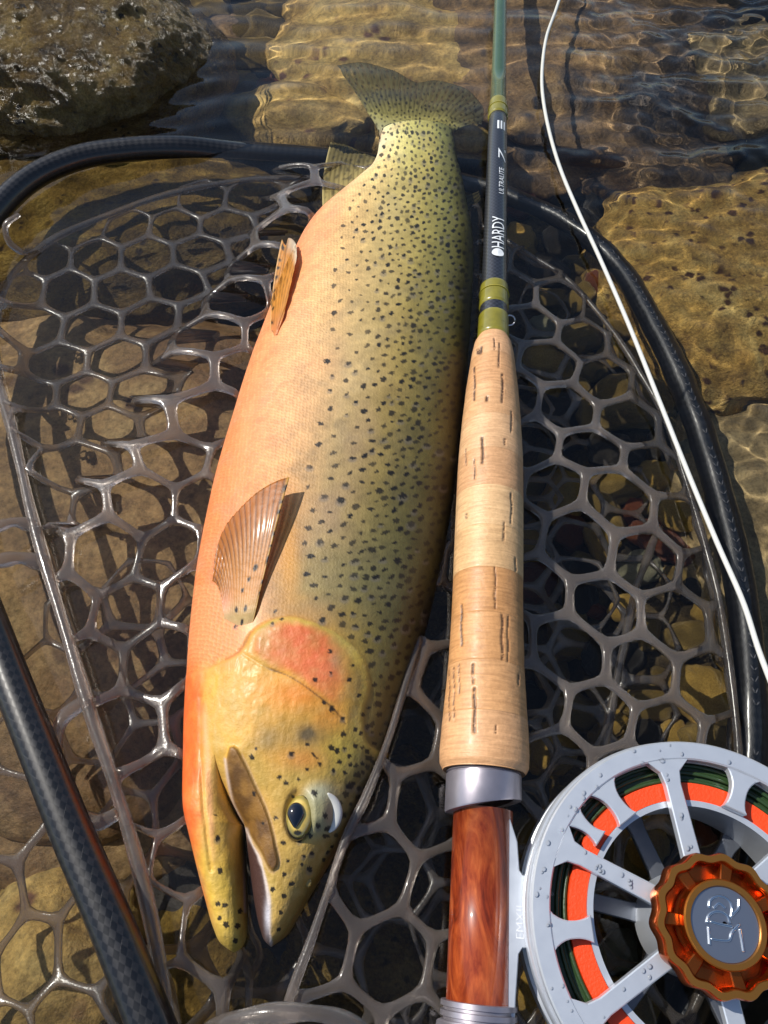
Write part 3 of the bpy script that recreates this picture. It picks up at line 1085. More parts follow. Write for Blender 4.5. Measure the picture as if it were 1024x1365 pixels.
for (cx, cy_, a, bb) in ((397, 1110, 5.5, 3.5), (413, 1114, 7, 3.5), (409, 1062, 3, 3), (417, 1077, 2.5, 4)):
    f = (sstep(1.2, 0.8, np.hypot((eu - cx) / a, (ev - cy_) / bb)) * 0.95)[:, None]
    ecol = ecol * (1 - f) + f * lin((24, 22, 16))
eye = mesh_obj('eye', Vr, F, m_eye, trout, col=ecol)
tag(eye, 'golden eye with dark pupil')
m_pupil, n, b = new_mat('trout_pupil')
b.inputs['Base Color'].default_value = (0.003, 0.005, 0.012, 1)
b.inputs['Roughness'].default_value = 0.06
b.inputs['Coat Weight'].default_value = 1.0
V, F = ico(4)
V = V.copy()
tip = np.clip(-V[:, 1], 0, 1)
V[:, 0] *= (1 - 0.45 * tip ** 1.5)
V[:, 1] -= 0.28 * tip ** 2
V = V * np.array([0.0025, 0.0030, 0.0014])
pp = W(394.5, 1084.5, pe[2] + 0.0028)
mesh_obj('pupil', V + pp, F, m_pupil, eye)
# skin fold behind the eye, its white glint painted into the colour
th = np.radians(np.linspace(-62, 58, 26))
arc = np.array([on_fish(426 + 23 * math.cos(t), 1084 + 30 * math.sin(t), 0.0004) for t in th])
arc[:, 2] = np.polyval(np.polyfit(th, arc[:, 2], 3), th)
arc = np.array([W(426 + 23 * math.cos(t), 1084 + 30 * math.sin(t), z_) for t, z_ in zip(th, arc[:, 2])])
rad = 0.0017 * np.sin(np.linspace(0.08, np.pi - 0.08, 26)) ** 0.8
m_fold, n, b = new_mat('eye_fold_skin_glint')
b.inputs['Base Color'].default_value = lc(206, 206, 200)
b.inputs['Roughness'].default_value = 0.25
b.inputs['Coat Weight'].default_value = 0.5
V, F, uv = sweep(arc, rad, 12, flat=0.75)
mesh_obj('eye_fold', V, F, m_fold, trout, uv=uv)
# nostril flap
m_nos, n, b = new_mat('nostril_skin')
b.inputs['Base Color'].default_value = lc(150, 128, 70)
b.inputs['Roughness'].default_value = 0.4
V, F = ico(3)
mesh_obj('nostril', V * np.array([0.0010, 0.0013, 0.0007]) + on_fish(411, 1176), F, m_nos, trout)

# fins
m_fin, n, b = new_mat('trout_fin')
fc = attr(n, 'Col', 'Color')
n.links.new(fc, b.inputs['Base Color'])
b.inputs['Roughness'].default_value = 0.45
b.inputs['Coat Weight'].default_value = 0.12
b.inputs['Coat Roughness'].default_value = 0.12
bump(n, b, noise(n, n.nodes.new('ShaderNodeTexCoord').outputs['Object'], 350, 3, 0.5), 0.3, 0.001)
tr = n.nodes.new('ShaderNodeBsdfTransparent')
tl = n.nodes.new('ShaderNodeBsdfTranslucent')
n.links.new(fc, tl.inputs['Color'])
mx = n.nodes.new('ShaderNodeMixShader')
mx.inputs[0].default_value = 0.3
mx2 = n.nodes.new('ShaderNodeMixShader')
n.links.new(attr(n, 'thin', 'Fac'), mx2.inputs[0])
out = n.nodes['Material Output']
n.links.new(b.outputs[0], mx.inputs[1])
n.links.new(tl.outputs[0], mx.inputs[2])
n.links.new(mx.outputs[0], mx2.inputs[1])
n.links.new(tr.outputs[0], mx2.inputs[2])
n.links.new(mx2.outputs[0], out.inputs[0])


def fin(name, B, M, T, zfun, colfun, rays=18, nu=90, nv=70, thick=0.0005, ripple=0.00004, thinf=0.3, label=None):
    """rays run from base curve B over M to tip curve T (pixel curves); zfun gives the 3D point"""
    Bc, Mc, Tc = curve(B, nu), curve(M, nu), curve(T, nu)
    v = np.linspace(0, 1, nv)[:, None, None]
    G = (1 - v) * (1 - 2 * v) * Bc[None] + 4 * v * (1 - v) * Mc[None] + v * (2 * v - 1) * Tc[None]
    uu = np.linspace(0, 1, nu)
    P = np.array([[zfun(G[i, j, 0], G[i, j, 1], uu[j], i / (nv - 1)) for j in range(nu)] for i in range(nv)])
    for _ in range(8):
        Zs = np.pad(P[..., 2], 1, mode='edge')
        P[..., 2] = (Zs[:-2, 1:-1] + Zs[2:, 1:-1] + Zs[1:-1, :-2] + Zs[1:-1, 2:] + 2 * Zs[1:-1, 1:-1]) / 6
    ph = uu * rays * 2 * np.pi
    rip = ripple * np.cos(ph)[None] * (0.4 + 0.6 * np.linspace(0, 1, nv)[:, None])
    P[..., 2] += rip
    th_ = thick * (1 - 0.7 * np.linspace(0, 1, nv))[:, None]
    A = P.copy()
    Bt = P.copy()
    A[..., 2] += th_ / 2
    Bt[..., 2] -= th_ / 2
    V = np.concatenate([A.reshape(-1, 3), Bt.reshape(-1, 3)])
    k = nu * nv
    F = [tuple(f) for f in grid_faces(nv, nu)] + [tuple(f[::-1]) for f in grid_faces(nv, nu, k)]
    rim = list(range(nu)) + [i * nu + nu - 1 for i in range(1, nv)] + [(nv - 1) * nu + j for j in range(nu - 2, -1, -1)] + [i * nu for i in range(nv - 2, 0, -1)]
    for a, c in zip(rim, rim[1:] + rim[:1]):
        F.append((a, a + k, c + k, c))
    UU, VV = np.meshgrid(uu, np.linspace(0, 1, nv))
    col = colfun(UU.ravel(), VV.ravel(), G[..., 0].ravel(), G[..., 1].ravel(), np.cos(ph)[None].repeat(nv, 0).ravel())
    tn = thinf * (0.5 - 0.5 * np.cos(ph)[None].repeat(nv, 0).ravel()) * sstep(0.05, 0.5, VV.ravel())
    o = mesh_obj(name, V, F, m_fin, trout, col=np.concatenate([col, col]), attrs={'thin': np.concatenate([tn, tn])})
    if label:
        tag(o, label)
    return o


def mixl(a, b_, f):
    f = np.clip(f, 0, 1)
    f = f[:, None] if np.ndim(f) else f
    return a * (1 - f) + b_ * f


def pec_z(px, py, u, v):
    p = on_fish(px, py, 0.0006)
    return W(px, py, max(p[2], 0.004) - 0.0016 * sstep(0.16, 0.0, np.array(v)) + 0.006 * sstep(0, 1, np.array(v)) * (0.4 + 0.6 * (1 - u)))


def pec_c(u, v, px, py, ray):
    c = mixl(np.tile(lin((220, 156, 84)), (len(u), 1)), lin((186, 114, 44)), sstep(0.3, 0.9, v))
    c = mixl(c, lin((232, 168, 140)), sstep(0.45, 1, u) * sstep(0.6, 0.1, v))
    c = mixl(c, lin((206, 190, 130)), sstep(0.3, 0.0, v))
    c = mixl(c, lin((84, 54, 28)), 0.75 * sstep(-0.6, -0.98, ray) * sstep(0.25, 0.7, v))
    c = c * (1 + 0.25 * fbm(np.column_stack([px * 0.08, py * 0.03, px * 0]), 3))[:, None]
    c = mixl(c, lin((232, 160, 116)), 0.8 * sstep(0.12, 0.0, v))
    edge = sstep(0.035, 0.0, u)
    c = mixl(c, lin((214, 170, 80)), edge)
    dots = sstep(0.3, 0.8, np.sin(v * 62 + np.sin(v * 23) * 1.5)) * sstep(0.05, 0.015, u) * sstep(0.1, 0.2, v)
    c = mixl(c, lin((30, 24, 20)), dots)
    for (a, d, r_) in ((0.3, 0.17, .02), (0.55, .17, .02), (0.35, 0.09, .02), (0.42, .3, .015), (.3, .36, .015), (.2, .42, .02)):
        c = mixl(c, lin((40, 30, 24)), sstep(1.3, 0.8, np.hypot((u - a) / (r_ * 2.2), (v - d) / r_)))
    return c


fin('pectoral_fin', [(334, 846), (318, 850), (300, 834)], [(360, 735), (352, 738), (340, 742), (322, 752), (305, 765), (293, 790)],
    [(386, 636), (372, 640), (345, 655), (318, 680), (300, 703), (288, 735), (283, 775)], pec_z, pec_c, rays=17)


def pel_z(px, py, u, v):
    p = on_fish(px, py, 0.0003)
    return W(px, py, max(p[2], 0.006) + 0.0060 * v + 0.0012 * math.sin(u * 3.1) - 0.0016 * max(0.0, 1 - v / 0.15))


def pel_c(u, v, px, py, ray):
    c = mixl(np.tile(lin((232, 150, 92)), (len(u), 1)), lin((216, 148, 58)), sstep(0.0, 0.35, v))
    c = mixl(c, lin((120, 74, 30)), 0.7 * sstep(-0.75, -0.98, ray) * sstep(0.2, 0.5, v))
    c = mixl(c, lin((190, 126, 48)), 0.45 * sstep(-0.2, -0.9, ray))
    c = c * (1 + 0.3 * fbm(np.column_stack([u * 4, v * 7, u * 0]), 3))[:, None]
    c = mixl(c, lin((228, 216, 190)), sstep(0.80, 1, v) * sstep(0.2, 0.6, u))
    c = mixl(c, lin((236, 190, 120)), sstep(0.08, 0, u))
    dots = sstep(0.35, 0.8, np.sin(v * 55 + np.sin(v * 17))) * sstep(0.24, 0.12, u) * sstep(0.02, 0.06, u)
    c = mixl(c, lin((24, 20, 18)), dots * 0.95)
    return c


fin('pelvic_fin', [(361, 446), (367, 448), (374, 440)], [(364, 385), (374, 382), (385, 392)], [(376, 319), (381, 327), (385, 317), (393, 322), (396, 342)], pel_z, pel_c, rays=6, nu=60, nv=60, thinf=0.12, thick=0.0004)


def anal_z(px, py, u, v):
    return W(px, py, 0.003 - 0.003 * v)


def anal_c(u, v, px, py, ray):
    c = np.tile(lin((176, 158, 96)), (len(u), 1))
    c = mixl(c, lin((112, 100, 56)), sstep(0.2, 0.9, v))
    c = c * (1 + 0.5 * fbm(np.column_stack([u * 9, v * 2.5, u * 0]), 3))[:, None]
    c = mixl(c, lin((84, 76, 44)), 0.4 * sstep(-0.5, -0.95, ray))
    sp = sstep(0.52, 0.66, 0.5 + 0.5 * fbm(np.column_stack([px * 0.17, py * 0.17, px * 0]), 2)) * 0.6
    c = mixl(c, lin((40, 36, 28)), sp)
    c = mixl(c, lin((214, 196, 130)), sstep(0.06, 0.0, u) * 0.8)
    return c


fin('anal_fin', [(431, 286), (452, 266), (474, 249), (498, 224)], [(431, 238), (448, 232), (468, 226), (500, 216)], [(441, 190), (462, 194), (482, 203), (503, 211)], anal_z, anal_c, rays=11, nu=60, nv=50, thinf=0.3)


mesh_obj('caudal_fin', Vu[use_f], faces_f, m_fin, trout, col=C2[use_f], attrs={'thin': thin_all[use_f]})


def ad_z(px, py, u, v):
    return W(px, py, -0.003 - 0.003 * v)


def dark_c(u, v, px, py, ray):
    c = np.tile(lin((92, 84, 52)), (len(u), 1))
    return mixl(c, lin((40, 36, 24)), 0.6 * sstep(0, -0.9, ray))


fin('adipose_fin', [(621, 285), (620, 262)], [(633, 274), (632, 258)], [(641, 265), (638, 255)], ad_z, dark_c, rays=3, nu=20, nv=20, thick=0.0012)


def dor_z(px, py, u, v):
    return W(px, py, -0.001 - 0.007 * v)


fin('dorsal_fin', [(612, 560), (622, 470), (628, 400)], [(626, 548), (634, 465), (639, 395)], [(633, 530), (642, 458), (646, 400)], dor_z, dark_c, rays=12, nu=60, nv=24)

# ------------------------------------------------------------------ fly rod
ZR = 0.0145
RO = np.array([0.0272, 0.006, ZR])
RD = np.array([0.0875, 1.0, 0.0])
RD /= np.linalg.norm(RD)
RS = np.array([RD[1], -RD[0], 0.0])


def rt(py):
    """distance along the rod axis for a photograph row"""
    return (W(512, py, ZR)[1] - RO[1]) / RD[1]


def rr_(wpx, py):
    v = (py - 682.5) / FPX
    return wpx / 2 * ((CAM_H - ZR) / (SI + v * CO)) / FPX


def lathe(name, prof, mat, parent, nseg=64, col=None, disp=None, capends=True):
    t = np.array([p[0] for p in prof])
    r_ = np.array([p[1] for p in prof])
    a = np.linspace(-np.pi, np.pi, nseg + 1)
    rad = np.broadcast_to(r_[:, None], (len(t), nseg + 1)).copy()
    A, T = np.meshgrid(a, t)
    if disp is not None:
        rad += disp(T, A)
    V = RO + T[..., None] * RD + rad[..., None] * (np.sin(A)[..., None] * RS + np.cos(A)[..., None] * np.array([0, 0, 1.0]))
    V[:, -1] = V[:, 0]
    uv = np.stack([T, A], -1).reshape(-1, 2)
    F = [tuple(f) for f in grid_faces(len(t), nseg + 1)]
    if capends:
        F.append(tuple(range(nseg)))
        F.append(tuple((len(t) - 1) * (nseg + 1) + k for k in range(nseg))[::-1])
    c = None
    Vf = V.reshape(-1, 3)
    if col is not None:
        c = col(Vf, uv)
    return mesh_obj(name, Vf, F, mat, parent, uv=uv, col=c)


def simple_mat(name, c, rough=0.4, metal=0.0, coat=0.0, spec=0.5, bmp=None, varied=0.0):
    m, n, b = new_mat(name)
    b.inputs['Base Color'].default_value = lc(*c)
    b.inputs['Roughness'].default_value = rough
    b.inputs['Metallic'].default_value = metal
    b.inputs['Coat Weight'].default_value = coat
    b.inputs['Coat Roughness'].default_value = 0.05
    b.inputs['Specular IOR Level'].default_value = spec
    tc = n.nodes.new('ShaderNodeTexCoord').outputs['Object']
    if varied:
        nz_ = noise(n, tc, 180, 5, 0.6)
        n.links.new(mixc(n, varied, lc(*c), ramp(n, nz_, [(0.3, (0.3, 0.3, 0.3, 1)), (0.7, (1.4, 1.4, 1.4, 1))]), 'MULTIPLY'), b.inputs['Base Color'])
        n.links.new(math_n(n, 'ADD', rough - 0.08, math_n(n, 'MULTIPLY', nz_, 0.16)), b.inputs['Roughness'])
    if bmp:
        bump(n, b, noise(n, tc, bmp[0], 4, 0.6), bmp[1], 0.0005)
    return m


rod = thing('fly_rod', 'green fly rod with cork grip and wooden reel seat lying beside the fish', 'fishing rod', tuple(RO))
m_blank = simple_mat('green_blank', (60, 86, 54), 0.25, 0, 0.8, varied=0.2)
m_olive = simple_mat('olive_wrap', (134, 126, 34), 0.3, 0, 1.0, varied=0.35)
m_gold = simple_mat('gold_thread', (206, 190, 70), 0.35, 0, 0.6)
m_white = simple_mat('white_lettering', (226, 230, 232), 0.5)
m_hosel, n, b = new_mat('black_woven_carbon')
pv = attr(n, 'puv')
mp = n.nodes.new('ShaderNodeMapping')
mp.inputs['Scale'].default_value = (900, 1.6 * 3, 1)
n.links.new(pv, mp.inputs[0])
ck = n.nodes.new('ShaderNodeTexChecker')
ck.inputs['Scale'].default_value = 1.0
n.links.new(mp.outputs[0], ck.inputs['Vector'])
n.links.new(mixc(n, ck.outputs['Fac'], lc(20, 21, 26), lc(44, 46, 54)), b.inputs['Base Color'])
b.inputs['Roughness'].default_value = 0.42
b.inputs['Coat Weight'].default_value = 1.0
b.inputs['Coat Roughness'].default_value = 0.12

rb = lambda py: np.interp(py, [-700, 0, 137, 160, 382, 450], [.0030, .0036, .0041, .0047, .0056, .0062])


def tube_part(name, y0, y1, mat, extra=0.0, nseg=48, k=10):
    ts = np.linspace(rt(y0), rt(y1), k)
    ys = np.linspace(y0, y1, k)
    prof = [(rt(y_), rb(y_) + extra) for y_ in ys]
    e = extra if extra > 0 else 0.0002
    t0, t1 = prof[0][0], prof[-1][0]
    sg = -1 if t0 > t1 else 1
    prof = [(t0 - sg * 0.0, prof[0][1] - e)] + [(t0 + sg * 0.0006, prof[0][1])] + prof[1:-1] + [(t1 - sg * 0.0006, prof[-1][1])] + [(t1, prof[-1][1] - e)]
    if t0 > t1:
        prof = prof[::-1]
    return lathe(name, prof, mat, rod, nseg)


prof = [(rt(150), rb(150))] + [(rt(y_), rb(y_)) for y_ in (100, 50, 0, -30)] + [(0.9, .0030), (1.5, .0022), (1.9, .0017)]
lathe('rod_blank', prof, m_blank, rod, 40)
tube_part('thread_wrap', 137, 158, m_olive, 0.00055)
tube_part('thread_band', 146.5, 148.5, m_gold, 0.0008, k=4)
hos = tube_part('grip_hosel', 155, 455, m_hosel, 0.0)
tube_part('thread_wrap', 383, 412, m_olive, 0.0005)
tube_part('thread_band', 393.5, 395.5, m_gold, 0.0008, k=4)
tube_part('thread_wrap', 423, 452, m_olive, 0.0004)
# hook keeper ring
kp = RO + RD * rt(428) + RS * 0.0066 + np.array([0, 0, 0.001])
th = np.linspace(0, 2 * np.pi, 25)[:-1]
ringp = kp + 0.0022 * (np.cos(th)[:, None] * RS + np.sin(th)[:, None] * (RD * 0.8 + np.array([0, 0, .5])))
m_wire = simple_mat('steel_wire', (200, 200, 205), 0.2, 1.0)
V, F, uv = sweep(ringp, 0.00035, 8, closed=True)
mesh_obj('hook_keeper', V, F, m_wire, rod)


def rod_text(body_, py0, py1, size, lat, name='lettering', depth=0.00012, font_shear=0.0):
    """flat lettering wrapped on the hosel, reading up the rod; lat = turn from the top, right positive"""
    cu = bpy.data.curves.new('tmp', 'FONT')
    cu.body = body_
    cu.size = 1.0
    cu.shear = font_shear
    cu.resolution_u = 3
    o = bpy.data.objects.new('tmp', cu)
    COL.objects.link(o)
    dg = bpy.context.evaluated_depsgraph_get()
    me = bpy.data.meshes.new_from_object(o.evaluated_get(dg))
    bm = bmesh.new()
    bm.from_mesh(me)
    bmesh.ops.triangulate(bm, faces=bm.faces[:])
    for _ in range(3):
        bmesh.ops.subdivide_edges(bm, edges=[e for e in bm.edges if e.calc_length() > 0.12], cuts=1, use_grid_fill=True)
        bmesh.ops.triangulate(bm, faces=bm.faces[:])
    bm.to_mesh(me)
    bm.free()
    V = np.array([v.co[:] for v in me.vertices])
    F = [tuple(p.vertices) for p in me.polygons]
    bpy.data.objects.remove(o)
    bpy.data.curves.remove(cu)
    V[:, :2] -= V[:, :2].min(0)
    L = V[:, 0].max()
    Hh = V[:, 1].max()
    t0, t1 = rt(py0), rt(py1)
    t = t0 + (t1 - t0) * V[:, 0] / L
    side = (V[:, 1] / Hh - 0.5) * size           # text top points left (-)
    rad = np.interp(t, [rt(455), rt(155)], [rb(455), rb(155)]) + depth
    A = lat - side / rad
    P = RO + t[:, None] * RD + rad[:, None] * (np.sin(A)[:, None] * RS + np.cos(A)[:, None] * np.array([0, 0, 1.0]))
    return mesh_obj(name, P, F, m_white, hos, smooth=False)


rod_text('HARDY', 343, 301, 0.0058, 0.12)
rod_text('ULTRALITE', 270, 235, 0.0026, 0.35)
rod_text('7.', 226, 209, 0.0040, 0.40, font_shear=0.3)
# round emblem and small square mark
th = np.linspace(0, 2 * np.pi, 33)[:-1]


def wrap_shape(tt_, side, lat, name):
    rad = rb(340) * 0 + np.interp(tt_, [rt(455), rt(155)], [rb(455), rb(155)]) + 0.00013
    A = lat - side / rad
    P = RO + tt_[:, None] * RD + rad[:, None] * (np.sin(A)[:, None] * RS + np.cos(A)[:, None] * np.array([0, 0, 1.0]))
    c = P.mean(0)
    c = c + np.array([0, 0, 0.00012])
    P = np.vstack([P, c])
    k = len(tt_)
    return mesh_obj(name, P, [(i, (i + 1) % k, k) for i in range(k)], m_white, hos, smooth=False)


tc_ = (rt(344) + rt(355)) / 2
wrap_shape(tc_ + 0.0024 * np.cos(th), 0.0028 * np.sin(th), 0.12, 'round_emblem')
for (ta, tb, sa_, sb) in ((183, 181.5, -1, 1), (183, 172, .55, 1), (183, 172, -.2, .2), (183, 172, -1, -.6), (176, 174, -1, 1)):
    ys = np.array([ta, ta, tb, tb])
    wrap_shape(np.array([rt(q) for q in ys]), np.array([sa_, sb, sb, sa_]) * 0.0021, 0.28, 'square_mark')

# cork grip: rings glued end to end
CW_Y = [448, 452, 460, 475, 521, 566, 612, 657, 703, 748, 793, 839, 884, 930, 975, 1005, 1022, 1030]
CW_W = [30, 40, 49, 56, 69, 78, 85, 88, 90, 92, 93, 96, 100, 107, 115, 119, 118, 110]
m_cork, n, b = new_mat('cork')
n.links.new(attr(n, 'Col', 'Color'), b.inputs['Base Color'])
pv = attr(n, 'puv')
mp = n.nodes.new('ShaderNodeMapping')
mp.inputs['Scale'].default_value = (1100, 1.3, 1)
n.links.new(pv, mp.inputs[0])
g1 = noise(n, mp.outputs[0], 1.0, 5, 0.6, 0.6)
c = mixc(n, 0.5, attr(n, 'Col', 'Color'), ramp(n, g1, [(0.3, (0.5, 0.42, 0.36, 1)), (0.62, (1.12, 1.1, 1.08, 1))]), 'MULTIPLY')
tc = n.nodes.new('ShaderNodeTexCoord').outputs['Object']
g2_ = noise(n, tc, 900, 5, 0.7)
c = mixc(n, 0.35, c, ramp(n, g2_, [(0.3, (0.6, 0.55, 0.5, 1)), (0.7, (1.2, 1.2, 1.2, 1))]), 'MULTIPLY')
n.links.new(c, b.inputs['Base Color'])
b.inputs['Roughness'].default_value = 0.42
b.inputs['Specular IOR Level'].default_value = 0.4
b.inputs['Coat Weight'].default_value = 0.12
b.inputs['Coat Roughness'].default_value = 0.25
bump(n, b, math_n(n, 'ADD', g1, math_n(n, 'MULTIPLY', g2_, 0.8)), 0.35, 0.0005)

fiss = []      # (px, y0, y1, half width px)
for (cx, y0, y1, hw) in ((172, 78, 94, 9), (160, 130, 230, 3), (242, 150, 236, 3.5), (268, 260, 322, 2), (183, 335, 415, 4.5), (160, 400, 460, 2), (250, 340, 360, 3), (268, 500, 590, 2), (246, 585, 640, 2.5), (220, 715, 840, 2), (122, 825, 950, 3.5), (241, 855, 990, 3.5), (258, 860, 996, 2), (156, 1000, 1060, 3.5), (160, 1070, 1204, 4.5), (115, 1000, 1090, 2), (100, 1010, 1170, 2.2), (86, 1020, 1170, 2), (222, 1180, 1206, 3), (218, 45, 80, 2), (232, 60, 132, 2.4), (280, 690, 730, 2), (135, 370, 420, 1.6), (136, 560, 575, 4), (195, 215, 232, 5), (290, 1030, 1062, 2), (180, 70, 92, 4)):
    fiss.append((560 + cx / 2.2, 430 + y0 / 2.2, 430 + y1 / 2.2, hw / 2.2 * 0.95))


def cork_field(V):
    u, v, _ = proj(V)
    nzc = fbm(V * 1400, 2)
    f = np.zeros(len(V))
    for (cx, y0, y1, hw) in fiss:
        xx = cx + (v - y0) * 0.0
        dx = np.abs(u - xx + 0.5 * np.sin(v * 0.16 + cx)) + 0.8 * nzc
        endf = sstep(y0 - 1.5, y0 + 1.5, v) * sstep(y1 + 1.5, y1 - 1.5, v)
        gap = np.where(np.sin(v * 0.31 + cx * 3) + nzc * 3.0 > -1.6, 1.0, 0.15)
        f = np.maximum(f, sstep(hw + 0.7, hw * 0.4, dx) * endf * gap)
    return np.where(V[:, 2] > ZR - 0.002, f, 0)


tA, tB = rt(1030), rt(448)
NR = 11
tb = np.linspace(tA, tB, NR + 1)
tones = [(222, 172, 124), (216, 164, 112), (212, 158, 104), (206, 152, 98), (226, 184, 132), (230, 190, 140), (216, 168, 122), (226, 182, 136), (220, 172, 124), (214, 164, 116), (222, 174, 128)]
for k in range(NR):
    ts = np.linspace(tb[k], tb[k + 1], 44)
    ys = np.array([np.interp(t, [rt(q) for q in range(1040, 440, -4)], list(range(1040, 440, -4))) for t in ts])
    wv = np.interp(ys, CW_Y, CW_W)
    rad = np.array([rr_(a, y_) for a, y_ in zip(wv, ys)])
    e = np.minimum(ts - tb[k], tb[k + 1] - ts)
    rad = rad - 0.00010 * np.exp(-(e / 0.00025) ** 2)
    tone = tones[k]

    def ccol(Vf, uv, tone=tone):
        base_ = np.tile(lin(tone), (len(Vf), 1)) * (1 + 0.14 * fbm(Vf * 120 + k, 3))[:, None]
        f = cork_field(Vf) * 0.93
        return np.clip(mixl(base_, lin((58, 32, 20)), f), 0, 1)

    def cdisp(T, A, rad=rad):
        V = RO + T[..., None] * RD + rad[:, None, None] * (np.sin(A)[..., None] * RS + np.cos(A)[..., None] * np.array([0, 0, 1.0]))
        return (-0.0004 * cork_field(V.reshape(-1, 3)) + 0.00007 * fbm(V.reshape(-1, 3) * 300, 2)).reshape(T.shape)
    lathe('cork_ring', list(zip(ts, rad)), m_cork, rod, 190, col=ccol, disp=cdisp, capends=True)

# reel seat
m_titan = simple_mat('grey_titanium', (176, 170, 178), 0.36, 0.75, varied=0.15)
m_wood, n, b = new_mat('burl_wood')
tc = n.nodes.new('ShaderNodeTexCoord').outputs['Object']
mp = n.nodes.new('ShaderNodeMapping')
mp.inputs['Scale'].default_value = (1, 0.35, 1)
mp.inputs['Rotation'].default_value = (0, 0, 0.45)
n.links.new(tc, mp.inputs[0])
g1 = noise(n, mp.outputs[0], 130, 7, 0.62, 2.2)
g2_ = noise(n, mp.outputs[0], 900, 4, 0.6, 0.5)
c = ramp(n, g1, [(0.28, lc(74, 22, 10)), (0.45, lc(132, 50, 22)), (0.6, lc(168, 78, 36)), (0.78, lc(196, 106, 56))])
c = mixc(n, 0.4, c, ramp(n, g2_, [(0.3, (0.55, 0.5, 0.5, 1)), (0.7, (1.25, 1.25, 1.25, 1))]), 'MULTIPLY')
n.links.new(c, b.inputs['Base Color'])
b.inputs['Roughness'].default_value = 0.35
b.inputs['Specular IOR Level'].default_value = 0.25
b.inputs['Coat Weight'].default_value = 0.45
b.inputs['Coat Roughness'].default_value = 0.06

t0, t1 = rt(1345), rt(1080)
rw = 0.0087
lathe('wood_insert', [(t0, rw), (t1, rw)], m_wood, rod, 64)
tr0, tr1 = rt(1086), rt(1028)
rg = 0.0113


def slant(T, A):
    return 0 * T


# hood with a slanted lower lip
nseg = 72
a = np.linspace(-np.pi, np.pi, nseg + 1)
low = tr0 + 0.0022 + 0.0024 * np.sin(a)
prof_r = [(0, rw + .0001), (0, rg - 0.0002), (0.04, rg), (0.86, rg), (0.88, rg - 0.0005), (0.9, rg - 0.0005), (0.92, rg), (1.0, rg - 0.0003), (1.0, rw)]
V = []
for f_, r_ in prof_r:
    T = low + (tr1 - low) * f_
    V.append(RO + T[:, None] * RD + r_ * (np.sin(a)[:, None] * RS + np.cos(a)[:, None] * np.array([0, 0, 1.0])))
V = np.array(V)
V[:, -1] = V[:, 0]
hood = mesh_obj('seat_hood', V.reshape(-1, 3), [tuple(f) for f in grid_faces(len(prof_r), nseg + 1)], m_titan, rod)
hm = hood.modifiers.new('edge', 'EDGE_SPLIT')
hm.split_angle = math.radians(40)
tl0 = rt(1336)
lp = []
for i in range(4):
    s_ = tl0 - i * 0.0022
    lp += [(s_, rw + .0014), (s_ - 0.0012, rw + .0014), (s_ - 0.0014, rw + .0006), (s_ - 0.0020, rw + .0006)]
lp = [(tl0 + 0.0001, rw)] + lp
lp = lp[::-1]
o = lathe('threaded_collar', lp, m_titan, rod, 64)
o.modifiers.new('edge', 'EDGE_SPLIT').split_angle = math.radians(40)
lathe('locking_nut', [(rt(1480), .0112), (rt(1362) - 0.002, .0112), (rt(1362) - 0.0005, .0109), (rt(1362), .0098)], m_titan, rod, 64)
# little trademark bar on the hood
# ------------------------------------------------------------------ fly reel
ZF = 0.030
RC = W(948, 1232, ZF)
reel = thing('fly_reel', 'silver fly reel with copper knob mounted on the rod', 'fishing reel', (RC[0], RC[1], 0.0))
m_silver, n, b = new_mat('anodised_silver')
b.inputs['Base Color'].default_value = lc(216, 222, 230)
b.inputs['Metallic'].default_value = 0.6
tcn = n.nodes.new('ShaderNodeTexCoord').outputs['Object']
sn = noise(n, tcn, 260, 4, 0.6)
n.links.new(math_n(n, 'ADD', 0.28, math_n(n, 'MULTIPLY', sn, 0.2)), b.inputs['Roughness'])
m_copper = simple_mat('copper_anodised', (196, 98, 34), 0.24, 0.95, 0.3, varied=0.15)
m_goldrim = simple_mat('bronze_rim', (206, 138, 62), 0.3, 0.9, 0.2)
m_disc = simple_mat('brushed_disc', (168, 174, 184), 0.3, 0.9)
m_dkmetal = simple_mat('grey_frame_metal', (120, 124, 132), 0.4, 0.8, varied=0.1)
m_green = simple_mat('green_running_line', (46, 70, 38), 0.4, 0, 0.3, bmp=(900, 0.3))
m_orange = simple_mat('orange_backing', (250, 74, 20), 0.5, 0, 0.2, bmp=(1400, 0.5))
m_wline = simple_mat('white_fly_line', (216, 216, 208), 0.35, 0, 0.3)


def rev(name, prof, mat, parent=reel, nseg=128, center=RC, split=35, wob_=None):
    """lathe about the reel axis; prof = (r, z) in metres from the front plane, closed loop"""
    a = np.linspace(0, 2 * np.pi, nseg + 1)[:-1]
    k = len(prof)
    V, F = [], []
    for (r_, z_) in prof:
        rr2 = r_ if wob_ is None else r_ * wob_(a, r_)
        V.append(np.stack([rr2 * np.cos(a), rr2 * np.sin(a), np.full(nseg, z_)], -1) + center)
    V = np.concatenate(V)
    for i in range(k):
        j = (i + 1) % k
        for q_ in range(nseg):
            q2 = (q_ + 1) % nseg
            F.append((i * nseg + q_, i * nseg + q2, j * nseg + q2, j * nseg + q_))
    o = mesh_obj(name, V, F, mat, parent)
    if split:
        o.modifiers.new('edge', 'EDGE_SPLIT').split_angle = math.radians(split)
    return o


